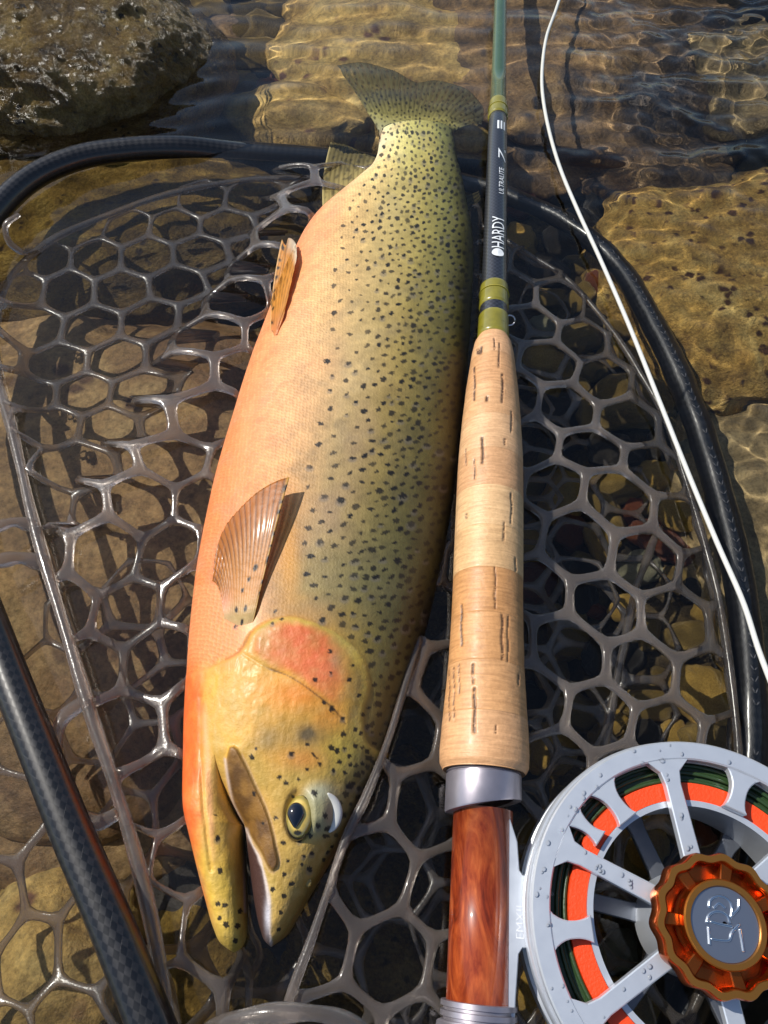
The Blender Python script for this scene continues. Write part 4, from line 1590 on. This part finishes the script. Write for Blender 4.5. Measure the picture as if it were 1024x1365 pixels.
def prism(name, poly, z0, z1, mat, parent, bev=0.0003, center=RC):
    poly = np.asarray(poly, float)
    area = 0.5 * np.sum(poly[:, 0] * np.roll(poly[:, 1], -1) - np.roll(poly[:, 0], -1) * poly[:, 1])
    if area < 0:
        poly = poly[::-1]
    e = np.roll(poly, -1, 0) - np.roll(poly, 1, 0)
    nrm = np.column_stack([e[:, 1], -e[:, 0]])
    nrm /= np.linalg.norm(nrm, axis=1)[:, None]
    ins = poly - nrm * bev
    k = len(poly)
    rings = [(ins, z0), (poly, z0 + bev), (poly, z1 - bev), (ins, z1)]
    V = np.concatenate([np.column_stack([p_, np.full(k, z_)]) for p_, z_ in rings]) + center
    F = []
    for i in range(3):
        for q_ in range(k):
            q2 = (q_ + 1) % k
            F.append((i * k + q_, i * k + q2, (i + 1) * k + q2, (i + 1) * k + q_))
    F.append(tuple(range(k))[::-1])
    F.append(tuple(3 * k + q_ for q_ in range(k)))
    return mesh_obj(name, V, F, mat, parent, smooth=False)


def rotp(poly, deg):
    c_, s_ = math.cos(math.radians(deg)), math.sin(math.radians(deg))
    poly = np.asarray(poly, float)
    return np.column_stack([poly[:, 0] * c_ - poly[:, 1] * s_, poly[:, 0] * s_ + poly[:, 1] * c_])


RR = 0.0462
# front rim, rounded edges
rev('spool_rim', [(RR - .0004, 0), (RR, -.0005), (RR, -.0032), (RR - .0006, -.0036), (RR - .0046, -.0036), (RR - .0050, -.0032), (RR - .0050, -.0005), (RR - .0046, 0)], m_silver)
rev('frame_band', [(RR + .0004, -.0046), (RR + .0008, -.0052), (RR + .0008, -.0100), (RR - .0012, -.0112), (RR - .0012, -.0180), (RR + .0004, -.0190), (RR + .0004, -.0255), (RR - .0010, -.0270), (RR - .0045, -.0270), (RR - .0045, -.0240), (RR - .0026, -.0230), (RR - .0026, -.0046)], m_silver)
# line on the spool: white outside, green coils, orange backing
rev('orange_backing', [(.0309, -.0045), (.0356, -.0045), (.0360, -.0120), (.0356, -.0205), (.0309, -.0205)], m_orange, split=30)
for i in range(5):
    for j in range(5):
        rc_ = .0364 + i * 0.00105
        zc = -.0058 - j * 0.0030 - (i % 2) * 0.0015
        if j > 0 and i < 4:
            continue
        th = np.linspace(0, 2 * np.pi, 97)[:-1]
        cp = RC + np.column_stack([(rc_ + 0.00012 * np.sin(th * 3 + i)) * np.cos(th), (rc_ + 0.00012 * np.sin(th * 3 + i)) * np.sin(th), zc + 0.0003 * np.sin(th * 2 + i * 2 + j)])
        V, F, uv = sweep(cp, 0.00060, 8, closed=True)
        mesh_obj('green_line_coil', V, F, m_green, reel)
rev('green_line_bed', [(.0357, -.0066), (.0408, -.0066), (.0412, -.0200), (.0357, -.0200)], m_green, split=30)
for i in range(3):
    th = np.linspace(0, 2 * np.pi, 97)[:-1]
    rc_ = .0420 + 0.0003 * np.sin(th * 2 + i * 1.7)
    cp = RC + np.column_stack([rc_ * np.cos(th), rc_ * np.sin(th), -.0058 - i * 0.0032 + 0.0010 * np.sin(th + i * 2)])
    V, F, uv = sweep(cp, 0.0009, 10, closed=True)
    mesh_obj('white_line_coil', V, F, m_wline, reel)
# arbor and rear flange
rev('spool_arbor', [(.0292, -.0040), (.0308, -.0040), (.0308, -.0215), (.0292, -.0215)], m_silver)
rev('rear_flange', [(.0300, -.0212), (.0432, -.0212), (.0432, -.0232), (.0300, -.0232)], m_silver)


def spoke_poly(r0, r1, w0, w1, flare, n_=10):
    rr2 = np.linspace(r0, r1, n_)
    f = np.clip((rr2 - (r1 - 0.006)) / 0.006, 0, 1)
    g = np.clip(((r0 + 0.004) - rr2) / 0.004, 0, 1)
    wv = (w0 + (w1 - w0) * (rr2 - r0) / (r1 - r0)) / 2 + flare * f ** 2.2 + 0.0010 * g ** 2
    return np.concatenate([np.column_stack([rr2, wv]), np.column_stack([rr2, -wv])[::-1]])


for k in range(6):
    ang = 95 + 58 * k if k < 3 else 95 + 60 * k
    prism('spoke', rotp(spoke_poly(0.011, RR - .0048, .0048, .0042, .0040), ang), -.0034, -.0003, m_silver, reel)
    am = ang + (29 if k < 2 else 30)
    prism('rim_tab', rotp(spoke_poly(0.0305, RR - .0048, .0042, .0040, .0028), am), -.0036, -.0006, m_silver, reel)
    prism('rear_spoke', rotp(spoke_poly(0.010, 0.0310, .0050, .0044, .0015), ang + 14), -.0232, -.0208, m_dkmetal, reel)
for am in (95 + 58 - 12,):
    prism('rim_tab', rotp(spoke_poly(0.0325, RR - .0048, .0026, .0026, .0018), am), -.0036, -.0006, m_silver, reel)
rev('spool_hub', [(.0040, .0), (.0128, .0), (.0132, -.0004), (.0132, -.022), (.0100, -.0235), (.0040, -.0235)], m_silver, nseg=64)
# copper drag knob: scalloped ring, inner cup, arms
scal = lambda a, r_: 1 + 0.028 * np.cos(a * 14) * (1 if r_ > 0.0135 else 0.4)
KC = RC + np.array([0.0, 0.0, 0.0])
knob = rev('drag_knob', [(.0156, .0012), (.0162, .0018), (.0162, .0068), (.0157, .0075), (.0141, .0075), (.0137, .0070), (.0137, .0016), (.0141, .0012)], m_copper, nseg=168, wob_=scal, split=40)
rev('knob_rim', [(.0157, .00752), (.0159, .0080), (.0143, .0080), (.0141, .00752)], m_goldrim, parent=knob, nseg=168, wob_=scal)
rev('knob_floor', [(.0090, .0006), (.0150, .0006), (.0150, .0014), (.0090, .0014)], m_copper, parent=knob, nseg=64)
for k in range(7):
    prism('knob_arm', rotp([(0.0085, .0013), (.0142, .0016), (.0142, -.0016), (.0085, -.0013)], 20 + k * 360 / 7), .0012, .0066, m_copper, knob)
rev('knob_cup', [(.0006, .0012), (.0098, .0012), (.0102, .0020), (.0102, .0080), (.0099, .0086), (.0006, .0086)], m_copper, parent=knob, nseg=96)
cap = rev('knob_cap', [(.0006, .0078), (.0083, .0078), (.0083, .0089), (.0006, .0089)], m_disc, nseg=96)
rev('cap_ring', [(.0084, .0084), (.0100, .0084), (.0101, .0092), (.0098, .0097), (.0086, .0097), (.0084, .0093)], m_goldrim, parent=cap, nseg=96)
m_emb = simple_mat('embossed_silver', (214, 220, 226), 0.15, 1.0)
zE = RC[2] + 0.0090
dc = np.array([740, 700])
cpx = proj((RC + np.array([0, 0, 0.009]))[None])
for pts in ([(600, 560), (612, 490), (690, 455), (770, 490), (800, 560), (790, 650)], [(580, 690), (606, 615), (690, 590), (760, 630), (782, 690)], [(610, 676), (700, 700), (806, 722)], [(596, 720), (602, 800), (606, 880)], [(612, 826), (700, 840), (776, 838), (800, 770), (866, 700)], [(868, 740), (886, 840), (902, 940)], [(862, 480), (856, 560), (800, 622)], [(640, 560), (690, 520), (740, 560)]):
    q = (np.array(pts, float) - dc) / 6.5
    P = np.array([W(cpx[0][0] + a_, cpx[1][0] + b_, zE) for a_, b_ in q])
    P = curve(P, 20)
    V, F, uv = sweep(P, 0.00034, 8)
    mesh_obj('emblem_stroke', V, F, m_emb, cap)
# foot clamped along the seat
fz0, fz1 = 0.0085, 0.0195
fp = [(676, 1078), (690, 1122), (693, 1160), (697, 1166), (716, 1167), (716, 1264), (697, 1264), (692, 1272), (688, 1330), (684, 1420), (672, 1420), (673, 1330), (674, 1200), (674, 1110)]
fp3 = np.array([W(a_, b_, fz1) for a_, b_ in fp])[:, :2] - RC[:2]
foot = prism('reel_foot', fp3, fz0 - RC[2], fz1 - RC[2], m_silver, reel)


def flat_text(s_, px, py, z, length, height, mat, parent, name):
    cu = bpy.data.curves.new('tmp', 'FONT')
    cu.body = s_
    o = bpy.data.objects.new('tmp', cu)
    COL.objects.link(o)
    dg = bpy.context.evaluated_depsgraph_get()
    me = bpy.data.meshes.new_from_object(o.evaluated_get(dg))
    V = np.array([v.co[:] for v in me.vertices])
    F = [tuple(p.vertices) for p in me.polygons]
    bpy.data.objects.remove(o)
    bpy.data.curves.remove(cu)
    V[:, :2] -= V[:, :2].min(0)
    t = V[:, 0] / V[:, 0].max() * length
    s2 = V[:, 1] / V[:, 1].max() * height
    p0 = W(px, py, z)
    P = p0 + t[:, None] * RD - s2[:, None] * RS
    return mesh_obj(name, P, F, mat, parent, smooth=False)


m_etch = simple_mat('etched_lettering', (226, 230, 236), 0.6, 0.2)
flat_text('EMXII', 699, 1252, fz1 + 0.0001, 0.0078, 0.0022, m_etch, foot, 'etched_lettering')

# water drops on the reel
m_drop, n, b = new_mat('water_drop')
gl = n.nodes.new('ShaderNodeBsdfGlossy')
gl.inputs['Roughness'].default_value = 0.03
tr = n.nodes.new('ShaderNodeBsdfTransparent')
fr = n.nodes.new('ShaderNodeFresnel')
fr.inputs[0].default_value = 1.4
mx = n.nodes.new('ShaderNodeMixShader')
n.links.new(fr.outputs[0], mx.inputs[0])
n.links.new(tr.outputs[0], mx.inputs[1])
n.links.new(gl.outputs[0], mx.inputs[2])
n.links.new(mx.outputs[0], n.nodes['Material Output'].inputs[0])
V0, F0 = ico(3)
dv, df = [], []
for k in range(70):
    if k < 46:
        a_ = rnd.uniform(math.radians(70), math.radians(290))
        r_ = RR - rnd.uniform(0.001, 0.0055)
        z_ = 0.0
    else:
        j = rnd.choice((0, 1, 2))
        a_ = math.radians(95 + 58 * j) + rnd.uniform(-0.05, 0.05)
        r_ = rnd.uniform(0.018, 0.038)
        z_ = -0.0003
    s_ = rnd.uniform(0.0003, 0.0008)
    c_ = RC + np.array([r_ * math.cos(a_), r_ * math.sin(a_), z_ - 0.1 * s_])
    df += [tuple(q_ + len(dv) * len(V0) for q_ in f) for f in F0.tolist()]
    dv.append(V0 * np.array([s_, s_ * rnd.uniform(0.8, 1.2), s_ * 0.45]) + c_)
o = mesh_obj('water_drops', np.concatenate(dv), df, m_drop, reel)
tag(o, kind='stuff')

# ------------------------------------------------------------------ fly line lying over the net
lp = [(930, -420), (840, -240), (775, -100), (755, -30), (741, 14), (729, 48), (723, 90), (723, 120), (730, 165), (746, 222), (770, 280), (800, 345), (840, 437), (880, 537), (920, 637), (958, 728), (992, 806), (1012, 868), (1030, 915), (1060, 990), (1110, 1100)]
P = curve([W(a_, b_, np.interp(b_, [0, 300, 700, 1000], [0.004, 0.006, 0.009, 0.020])) for a_, b_ in lp], 260)
V, F, uv = sweep(P, 0.00095, 14)
o = mesh_obj('fly_line', V, F, m_wline, None, uv=uv)
tag(o, 'thin white fly line curving over the net towards the reel', 'fishing line')

# ------------------------------------------------------------------ landing net
m_rub, n, b = new_mat('clear_rubber')
tcn = n.nodes.new('ShaderNodeTexCoord').outputs['Object']
rn = noise(n, tcn, 60, 3, 0.5)
n.links.new(ramp(n, rn, [(0.3, lc(178, 166, 156)), (0.7, lc(208, 196, 186))]), b.inputs['Base Color'])
b.inputs['Roughness'].default_value = 0.22
b.inputs['Specular IOR Level'].default_value = 0.6
b.inputs['Coat Weight'].default_value = 0.6
b.inputs['Coat Roughness'].default_value = 0.06
bump(n, b, noise(n, tcn, 500, 3, 0.6), 0.25, 0.0006)
b.inputs['Transmission Weight'].default_value = 0.85
b.inputs['IOR'].default_value = 1.42
tr = n.nodes.new('ShaderNodeBsdfTransparent')
tr.inputs[0].default_value = (0.90, 0.87, 0.84, 1)
mx2 = n.nodes.new('ShaderNodeMixShader')
mx2.inputs[0].default_value = 0.25
n.links.new(b.outputs[0], mx2.inputs[1])
n.links.new(tr.outputs[0], mx2.inputs[2])
n.links.new(mx2.outputs[0], n.nodes['Material Output'].inputs[0])

m_carbon, n, b = new_mat('braided_carbon')
pv = attr(n, 'puv')
sep = n.nodes.new('ShaderNodeSeparateXYZ')
n.links.new(pv, sep.inputs[0])
L1 = math_n(n, 'MULTIPLY', sep.outputs[0], 150.0)
A1 = math_n(n, 'MULTIPLY', sep.outputs[1], 9.0)
pa = math_n(n, 'FRACT', math_n(n, 'ADD', L1, A1))
pb = math_n(n, 'FRACT', math_n(n, 'SUBTRACT', L1, A1))
wa = math_n(n, 'GREATER_THAN', pa, 0.5)
wb = math_n(n, 'GREATER_THAN', pb, 0.5)
ck = math_n(n, 'ABSOLUTE', math_n(n, 'SUBTRACT', wa, wb))
ckn = math_n(n, 'MULTIPLY', ck, ramp(n, noise(n, n.nodes.new('ShaderNodeTexCoord').outputs['Object'], 260, 4, 0.7), [(0.35, (0.15, 0.15, 0.15, 1)), (0.65, (1, 1, 1, 1))]))
n.links.new(mixc(n, ckn, lc(10, 10, 11), lc(30, 30, 33)), b.inputs['Base Color'])
n.links.new(math_n(n, 'ADD', 0.34, math_n(n, 'MULTIPLY', ck, 0.12)), b.inputs['Roughness'])
b.inputs['Coat Weight'].default_value = 0.5
b.inputs['Coat Roughness'].default_value = 0.1
bump(n, b, math_n(n, 'ADD', pa, pb), 0.3, 0.0004)

net = thing('landing_net', 'landing net with black carbon hoop and clear rubber mesh under the fish', 'landing net', tuple(W(512, 900, -0.02)))
hp_ = [(215, 1400, .016), (150, 1237, .016), (98, 1115, .015), (48, 990, .014), (2, 872, .013), (-45, 740, .012), (-70, 600, .011), (-78, 480, .010), (-52, 360, .010), (-8, 285, .009), (45, 236, .008), (105, 210, .007), (175, 199, .005), (240, 197, .002), (300, 199, -.004), (370, 203, -.008), (435, 208, -.012), (525, 220, -.018), (625, 244, -.020), (690, 266, -.019), (760, 300, -.017), (820, 350, -.015), (862, 415, -.013), (900, 490, -.012), (932, 570, -.012), (956, 650, -.012), (978, 740, -.012), (994, 840, -.012), (1001, 940, -.012), (1000, 1020, -.013), (985, 1130, -.016), (950, 1260, -.018), (880, 1420, -.018), (790, 1560, -.014), (680, 1680, -.004), (560, 1740, .004), (430, 1700, .010), (320, 1580, .014)]
hp3 = np.array([W(*q_) for q_ in hp_])
hp3 = np.vstack([hp3, hp3[:1]])
P = curve(hp3, 700)[:-1]
V, F, uv = sweep(P, 0.0059, 32, closed=True)
mesh_obj('hoop', V, F, m_carbon, net, uv=uv)
# moulded seam bead along the hoop
m_thread = simple_mat('pale_stitching', (104, 104, 108), 0.55, varied=0.6)
sel = P[370:560]
Tn = np.gradient(sel, axis=0)
Tn /= np.linalg.norm(Tn, axis=1)[:, None]
Sd = np.cross(Tn, [0, 0, 1.0])
sv, sf = [], []
seglen = np.concatenate([[0], np.cumsum(np.linalg.norm(np.diff(sel, axis=0), axis=1))])
for d_ in np.arange(0.002, seglen[-1] - 0.002, 0.0042):
    p_ = np.array([np.interp(d_, seglen, sel[:, k]) for k in range(3)])
    t_ = np.array([np.interp(d_, seglen, Tn[:, k]) for k in range(3)])
    s_ = np.array([np.interp(d_, seglen, Sd[:, k]) for k in range(3)])
    if rnd.random() < 0.22:
        continue
    d_j = rnd.uniform(0.6, 1.15)
    for sg in (-1, 1):
        q0 = p_ + np.array([0, 0, .0059]) + s_ * 0.0002 * sg
        q1 = p_ + np.array([0, 0, .0057]) + s_ * 0.0013 * sg * d_j - t_ * 0.0019 * rnd.uniform(0.6, 1.3)
        V2, F2, _ = sweep(np.array([q0, (q0 + q1) / 2 + np.array([0, 0, .0001]), q1]), [.0002, .0003, .0002], 6)
        off = sum(len(a_) for a_ in sv)
        sf += [tuple(q_ + off for q_ in f) for f in F2]
        sv.append(V2)
o = mesh_obj('stitching', np.concatenate(sv), sf, m_thread, net)
tag(o, kind='stuff')

# rim cords of the rubber bag
rimL = [(425, 238, -.010), (330, 240, -.011), (235, 256, -.011), (150, 284, -.010), (60, 326, -.008), (14, 370, -.004), (-8, 440, .000), (-2, 510, .003), (14, 565, .004), (46, 700, .006), (90, 850, .007), (122, 955, .007), (152, 1045, .007), (186, 1160, .007), (212, 1280, .007), (232, 1420, .007)]
rimR = [(640, 300, -.010), (690, 330, -.008), (755, 372, -.006), (808, 430, -.004), (852, 495, -.003), (888, 560, -.003), (914, 640, -.003), (938, 720, -.003), (958, 800, -.003), (974, 900, -.003), (984, 1000, -.003), (982, 1120, -.004), (950, 1280, -.006), (890, 1420, -.006)]
RL = curve([W(*q_) for q_ in rimL], 200)
RRt = curve([W(*q_) for q_ in rimR], 160)
for nm, Pq, ra_ in (('rim_cord', RL, 0.0021), ('rim_cord', RRt, 0.0015)):
    V, F, uv = sweep(Pq, ra_ * (1 + 0.12 * np.sin(np.linspace(0, 50, len(Pq)))), 14)
    mesh_obj(nm, V, F, m_rub, net, uv=uv)

# fish outline in world space for the drape
yy = np.linspace(178, 1268, 300)
fXl, fXr = edges(yy)
fY = np.array([W(512, q_, Z0)[1] for q_ in yy])
fLx = np.array([W(a_, q_, Z0)[0] for a_, q_ in zip(fXl, yy)])
fRx = np.array([W(a_, q_, Z0)[0] for a_, q_ in zip(fXr, yy)])
o_ = np.argsort(fY)
fY, fLx, fRx = fY[o_], fLx[o_], fRx[o_]
fold = [(628, 300, -.004), (632, 400, -.004), (622, 500, -.003), (608, 620, -.001), (592, 720, .002), (572, 800, .005), (548, 885, .008), (518, 985, .010), (488, 1062, .011), (462, 1115, .011), (438, 1185, .010), (416, 1250, .009), (385, 1330, .008), (360, 1420, .006)]
fo = np.array([W(*q_) for q_ in fold])
o_ = np.argsort(fo[:, 1])
fo = fo[o_]


def x_of(curve3, Y):
    o_ = np.argsort(curve3[:, 1])
    return np.interp(Y, curve3[o_, 1], curve3[o_, 0])


RL_low = RL[np.argmin(RL[:, 0]):]           # from the left-most point down
RL_top = RL[:np.argmin(RL[:, 0]) + 1]


def hex_sheet(name, mapf, keep, pitch, width, h, rot, x0, x1, y0, y1, origin=(0, 0), parent=None, kpow=9):
    cr, sr = math.cos(math.radians(rot)), math.sin(math.radians(rot))
    Rr = pitch / math.sqrt(3)
    cx_, cy2 = (x0 + x1) / 2 + origin[0], (y0 + y1) / 2 + origin[1]
    span = math.hypot(x1 - x0, y1 - y0) / 2 + pitch
    nj = int(span / (pitch * 0.866)) + 1
    ni = int(span / pitch) + 1
    NS = 4
    ang = []
    bnd = []
    for k in range(6):
        a0, a1 = math.radians(30 + 60 * k), math.radians(90 + 60 * k)
        p0, p1 = np.array([math.cos(a0), math.sin(a0)]) * Rr, np.array([math.cos(a1), math.sin(a1)]) * Rr
        for s_ in range(NS):
            bnd.append(p0 + (p1 - p0) * s_ / NS)
    bnd = np.array(bnd)
    m_ = len(bnd)
    th = np.arctan2(bnd[:, 1], bnd[:, 0])
    apo = pitch / 2 - width / 2
    nk = np.radians(np.arange(0, 360, 60))
    rin = apo / (np.maximum(0, np.cos(th[:, None] - nk[None])) ** kpow).sum(1) ** (1 / kpow)
    hole = np.column_stack([rin * np.cos(th), rin * np.sin(th)])
    prof = [(0, 1), (0.62, 1.0), (0.9, 0.72), (1, 0.0), (0.9, -0.72), (0.62, -1.0), (0, -1)]
    V, F, Z = [], [], []
    ecount = {}
    cells = []
    for j in range(-nj, nj + 1):
        for i in range(-ni, ni + 1):
            c_ = np.array([pitch * (i + 0.5 * (j & 1)), pitch * 0.8660254 * j])
            wc = np.array([c_[0] * cr - c_[1] * sr + cx_, c_[0] * sr + c_[1] * cr + cy2])
            if not (x0 <= wc[0] <= x1 and y0 <= wc[1] <= y1) or not keep(*wc):
                continue
            cells.append(c_)
    for c_ in cells:
        for q_ in range(m_):
            mid = c_ + (bnd[q_] + bnd[(q_ + 1) % m_]) / 2
            key_ = (round(mid[0] * 1e5), round(mid[1] * 1e5))
            ecount[key_] = ecount.get(key_, 0) + 1
    off = 0
    for c_ in cells:
        for f_, z_ in prof:
            V.append(c_ + bnd * (1 - f_) + hole * f_)
            Z.append(np.full(m_, z_ * h))
        for a_ in range(6):
            for q_ in range(m_):
                q2 = (q_ + 1) % m_
                F.append((off + a_ * m_ + q_, off + a_ * m_ + q2, off + (a_ + 1) * m_ + q2, off + (a_ + 1) * m_ + q_))
        for q_ in range(m_):
            mid = c_ + (bnd[q_] + bnd[(q_ + 1) % m_]) / 2
            if ecount[(round(mid[0] * 1e5), round(mid[1] * 1e5))] == 1:
                q2 = (q_ + 1) % m_
                F.append((off + q2, off + q_, off + 6 * m_ + q_, off + 6 * m_ + q2))
        off += 7 * m_
    V = np.concatenate(V)
    Z = np.concatenate(Z)
    key_ = np.round(np.column_stack([V, Z]) * 1e5).astype(np.int64)
    _, first, inv = np.unique(key_, axis=0, return_index=True, return_inverse=True)
    inv = inv.ravel()
    V, Z = V[first], Z[first]
    F = inv[np.array(F)]
    wx = V[:, 0] * cr - V[:, 1] * sr + cx_
    wy = V[:, 0] * sr + V[:, 1] * cr + cy2
    P = mapf(wx, wy)
    e = 0.0006
    Nx = mapf(wx + e, wy) - P
    Ny = mapf(wx, wy + e) - P
    N = np.cross(Nx, Ny)
    N /= np.maximum(np.linalg.norm(N, axis=1), 1e-12)[:, None]
    P = P + N * Z[:, None]
    return mesh_obj(name, P, F, m_rub, net if parent is None else parent)


def warp(x, y, amp, seed, freq=22):
    P = np.column_stack([x, y, np.full_like(x, seed)]) * freq
    return x + amp * perlin(P), y + amp * perlin(P + 31.7)


def map_left(x, y):
    x, y = warp(x, y, 0.008, 1.3)
    z = np.full_like(x, -0.0025)
    fl = np.interp(y, fY, fLx, left=fLx[0] + 0.0)
    lowx = x_of(RL_low, y)
    d = fl - x
    # crumpled fold running up from the belly towards the hoop
    fx0 = np.interp(y, [0.10, 0.16, 0.22, 0.27, 0.33], [-0.125, -0.105, -0.085, -0.060, -0.045])
    s_ = x - fx0
    z = z + 0.007 * np.exp(-((s_ - 0.010) / 0.014) ** 2) * sstep(0.07, 0.14, y) - 0.010 * sstep(0.01, -0.02, s_) * sstep(0.13, 0.22, y)
    x = x - 0.010 * np.exp(-((s_ + 0.004) / 0.014) ** 2) * np.sign(s_ + 0.004) * sstep(0.09, 0.16, y)
    z = z + 0.0018 * perlin(np.column_stack([x * 35, y * 35, x * 0 + 2]))
    z = z + 0.004 * np.exp(-(d / 0.012) ** 2)
    over = np.maximum(0, x - (fl - 0.0005))
    z = z - over * 1.1
    x = np.minimum(x, fl - 0.0005 + over * 0.12)
    lo = np.where(y < RL_low[0, 1], lowx, -9)
    o2 = np.maximum(0, lo - x)
    x = np.maximum(x, lo - o2 * 0.05)
    tb_ = sstep(0.016, 0.0, x - lo)
    z = z * (1 - tb_) + tb_ * (0.005)
    z = z - o2 * 1.0
    return np.column_stack([x, y, z])


topY = lambda x: np.interp(x, RL_top[::-1, 0], RL_top[::-1, 1])


def keep_left(x, y):
    fl = np.interp(y, fY, fLx)
    if y < 0.008:
        fl = -0.035 + 0.0
    lo = x_of(RL_low, np.array([y]))[0] if y < RL_low[0, 1] else -0.2
    return lo - 0.004 < x < fl + 0.020 and y < topY(x) - 0.006


hex_sheet('mesh_panel', map_left, keep_left, 0.0240, 0.0029, 0.0011, 4, -0.24, 0.03, -0.06, 0.38)


def map_right(x, y):
    x, y = warp(x, y, 0.007, 4.1)
    fx1 = np.interp(y, fo[:, 1], fo[:, 0])
    fz = np.interp(y, fo[:, 1], fo[:, 2])
    d = x - fx1
    rx = x_of(RRt, y)
    z = fz * np.exp(-np.maximum(d, 0) / 0.022) + (-0.002) * (1 - np.exp(-np.maximum(d, 0) / 0.022))
    z = z + 0.0045 * np.exp(-((x - (rx - 0.045)) / 0.03) ** 2) * sstep(0.30, 0.2, y)
    z = z + 0.003 * perlin(np.column_stack([x * 30, y * 30, x * 0 + 7]))
    # pressed down under the rod
    rx_ = RO[0] + (y - RO[1]) * RD[0] / RD[1]
    pr = np.exp(-((x - rx_) / 0.014) ** 2) * sstep(0.30, 0.22, y)
    z = z * (1 - pr) + pr * np.minimum(z, -0.001)
    over = np.maximum(0, fx1 - x)
    z = z - over * 1.2
    x = np.maximum(x, fx1 - over * 0.06)
    o2 = np.maximum(0, x - rx)
    x = np.minimum(x, rx + o2 * 0.06)
    tb_ = sstep(0.014, 0.0, rx - x)
    z = z * (1 - tb_) + tb_ * (-0.003)
    z = z - o2
    return np.column_stack([x, y, z])


def keep_right(x, y):
    fx1 = np.interp(y, fo[:, 1], fo[:, 0])
    rx = x_of(RRt, np.array([y]))[0]
    lim = np.interp(x, [0.04, 0.06, 0.085, 0.11], [0.305, 0.31, 0.285, 0.25])
    return fx1 - 0.022 < x < rx + 0.006 and y < lim


hex_sheet('mesh_panel', map_right, keep_right, 0.0240, 0.0029, 0.0011, -14, -0.06, 0.16, -0.07, 0.33)


def map_low(x, y):
    x, y = warp(x, y, 0.011, 8.2)
    z = -0.042 + 0.016 * perlin(np.column_stack([x * 22, y * 22, x * 0 + 3])) + 0.034 * sstep(-0.03, -0.075, x)
    return np.column_stack([x, y, z])


def keep_low(x, y):
    fl = np.interp(y, fY, fLx)
    fr = np.interp(y, fY, fRx)
    hx = x_of(RRt, np.array([y]))[0]
    if y > 0.27:
        return False
    if x > 0:
        return x < hx - 0.004 + 0.0 * y
    return x > -0.13 + 0.15 * max(0, y - 0.05) and (y < 0.11)


hex_sheet('mesh_panel', map_low, keep_low, 0.0240, 0.0024, 0.0009, 22, -0.2, 0.15, -0.075, 0.3)


def map_mid(x, y):
    x, y = warp(x, y, 0.012, 12.2)
    z = -0.022 + 0.012 * perlin(np.column_stack([x * 26, y * 26, x * 0 + 5]))
    return np.column_stack([x, y, z])


def keep_mid(x, y):
    hx = x_of(RRt, np.array([y]))[0]
    fr = np.interp(y, fY, fRx)
    return (fr + 0.004 < x < hx - 0.045 and y < 0.22)


hex_sheet('mesh_panel', map_mid, keep_mid, 0.0240, 0.0024, 0.0009, -36, 0.0, 0.15, -0.075, 0.3)


def cord(name, pts, ra_, nseg=12, flat=0.6):
    P = curve([W(*q_) for q_ in pts], 60)
    V, F, uv = sweep(P, ra_ * (1 + 0.15 * np.sin(np.linspace(0, 17, 60))), nseg, flat=flat)
    return mesh_obj(name, V, F, m_rub, net, uv=uv)


# loops that tie the bag to the hoop, and seams
cord('attachment_loop', [(46, 702, .006), (20, 696, .009), (-20, 708, .013), (-60, 720, .016)], 0.0024)
cord('attachment_loop', [(60, 752, .006), (28, 744, .009), (-15, 750, .013), (-60, 752, .016)], 0.0028)
cord('attachment_loop', [(112, 935, .007), (84, 958, .010), (74, 1000, .011), (80, 1050, .012), (104, 1088, .012), (132, 1096, .010), (156, 1085, .008)], 0.0024)
cord('attachment_loop', [(60, 326, -.006), (34, 338, .000), (12, 322, .006), (8, 300, .011), (26, 286, .012)], 0.0016)
cord('fold_strand', [(560, 850, .007), (547, 890, .009), (518, 985, .011), (488, 1062, .012), (462, 1115, .012), (438, 1185, .011), (416, 1250, .010), (385, 1335, .009), (362, 1420, .007)], 0.0013, flat=1.0)
cord('bag_seam', [(880, 700, -.030), (850, 780, -.025), (830, 870, -.022), (812, 960, -.022), (800, 1040, -.024)], 0.0016)
cord('bag_seam', [(270, 1380, .010), (315, 1358, .018), (380, 1350, .021), (440, 1354, .020), (500, 1385, .012)], 0.0022, flat=0.8)

# ------------------------------------------------------------------ store at 1 unit = 10 cm
for o in list(COL.objects):
    if o.parent is None and o.type in {'MESH', 'EMPTY'}:
        o.location = o.location * UNIT
        o.scale = o.scale * UNIT
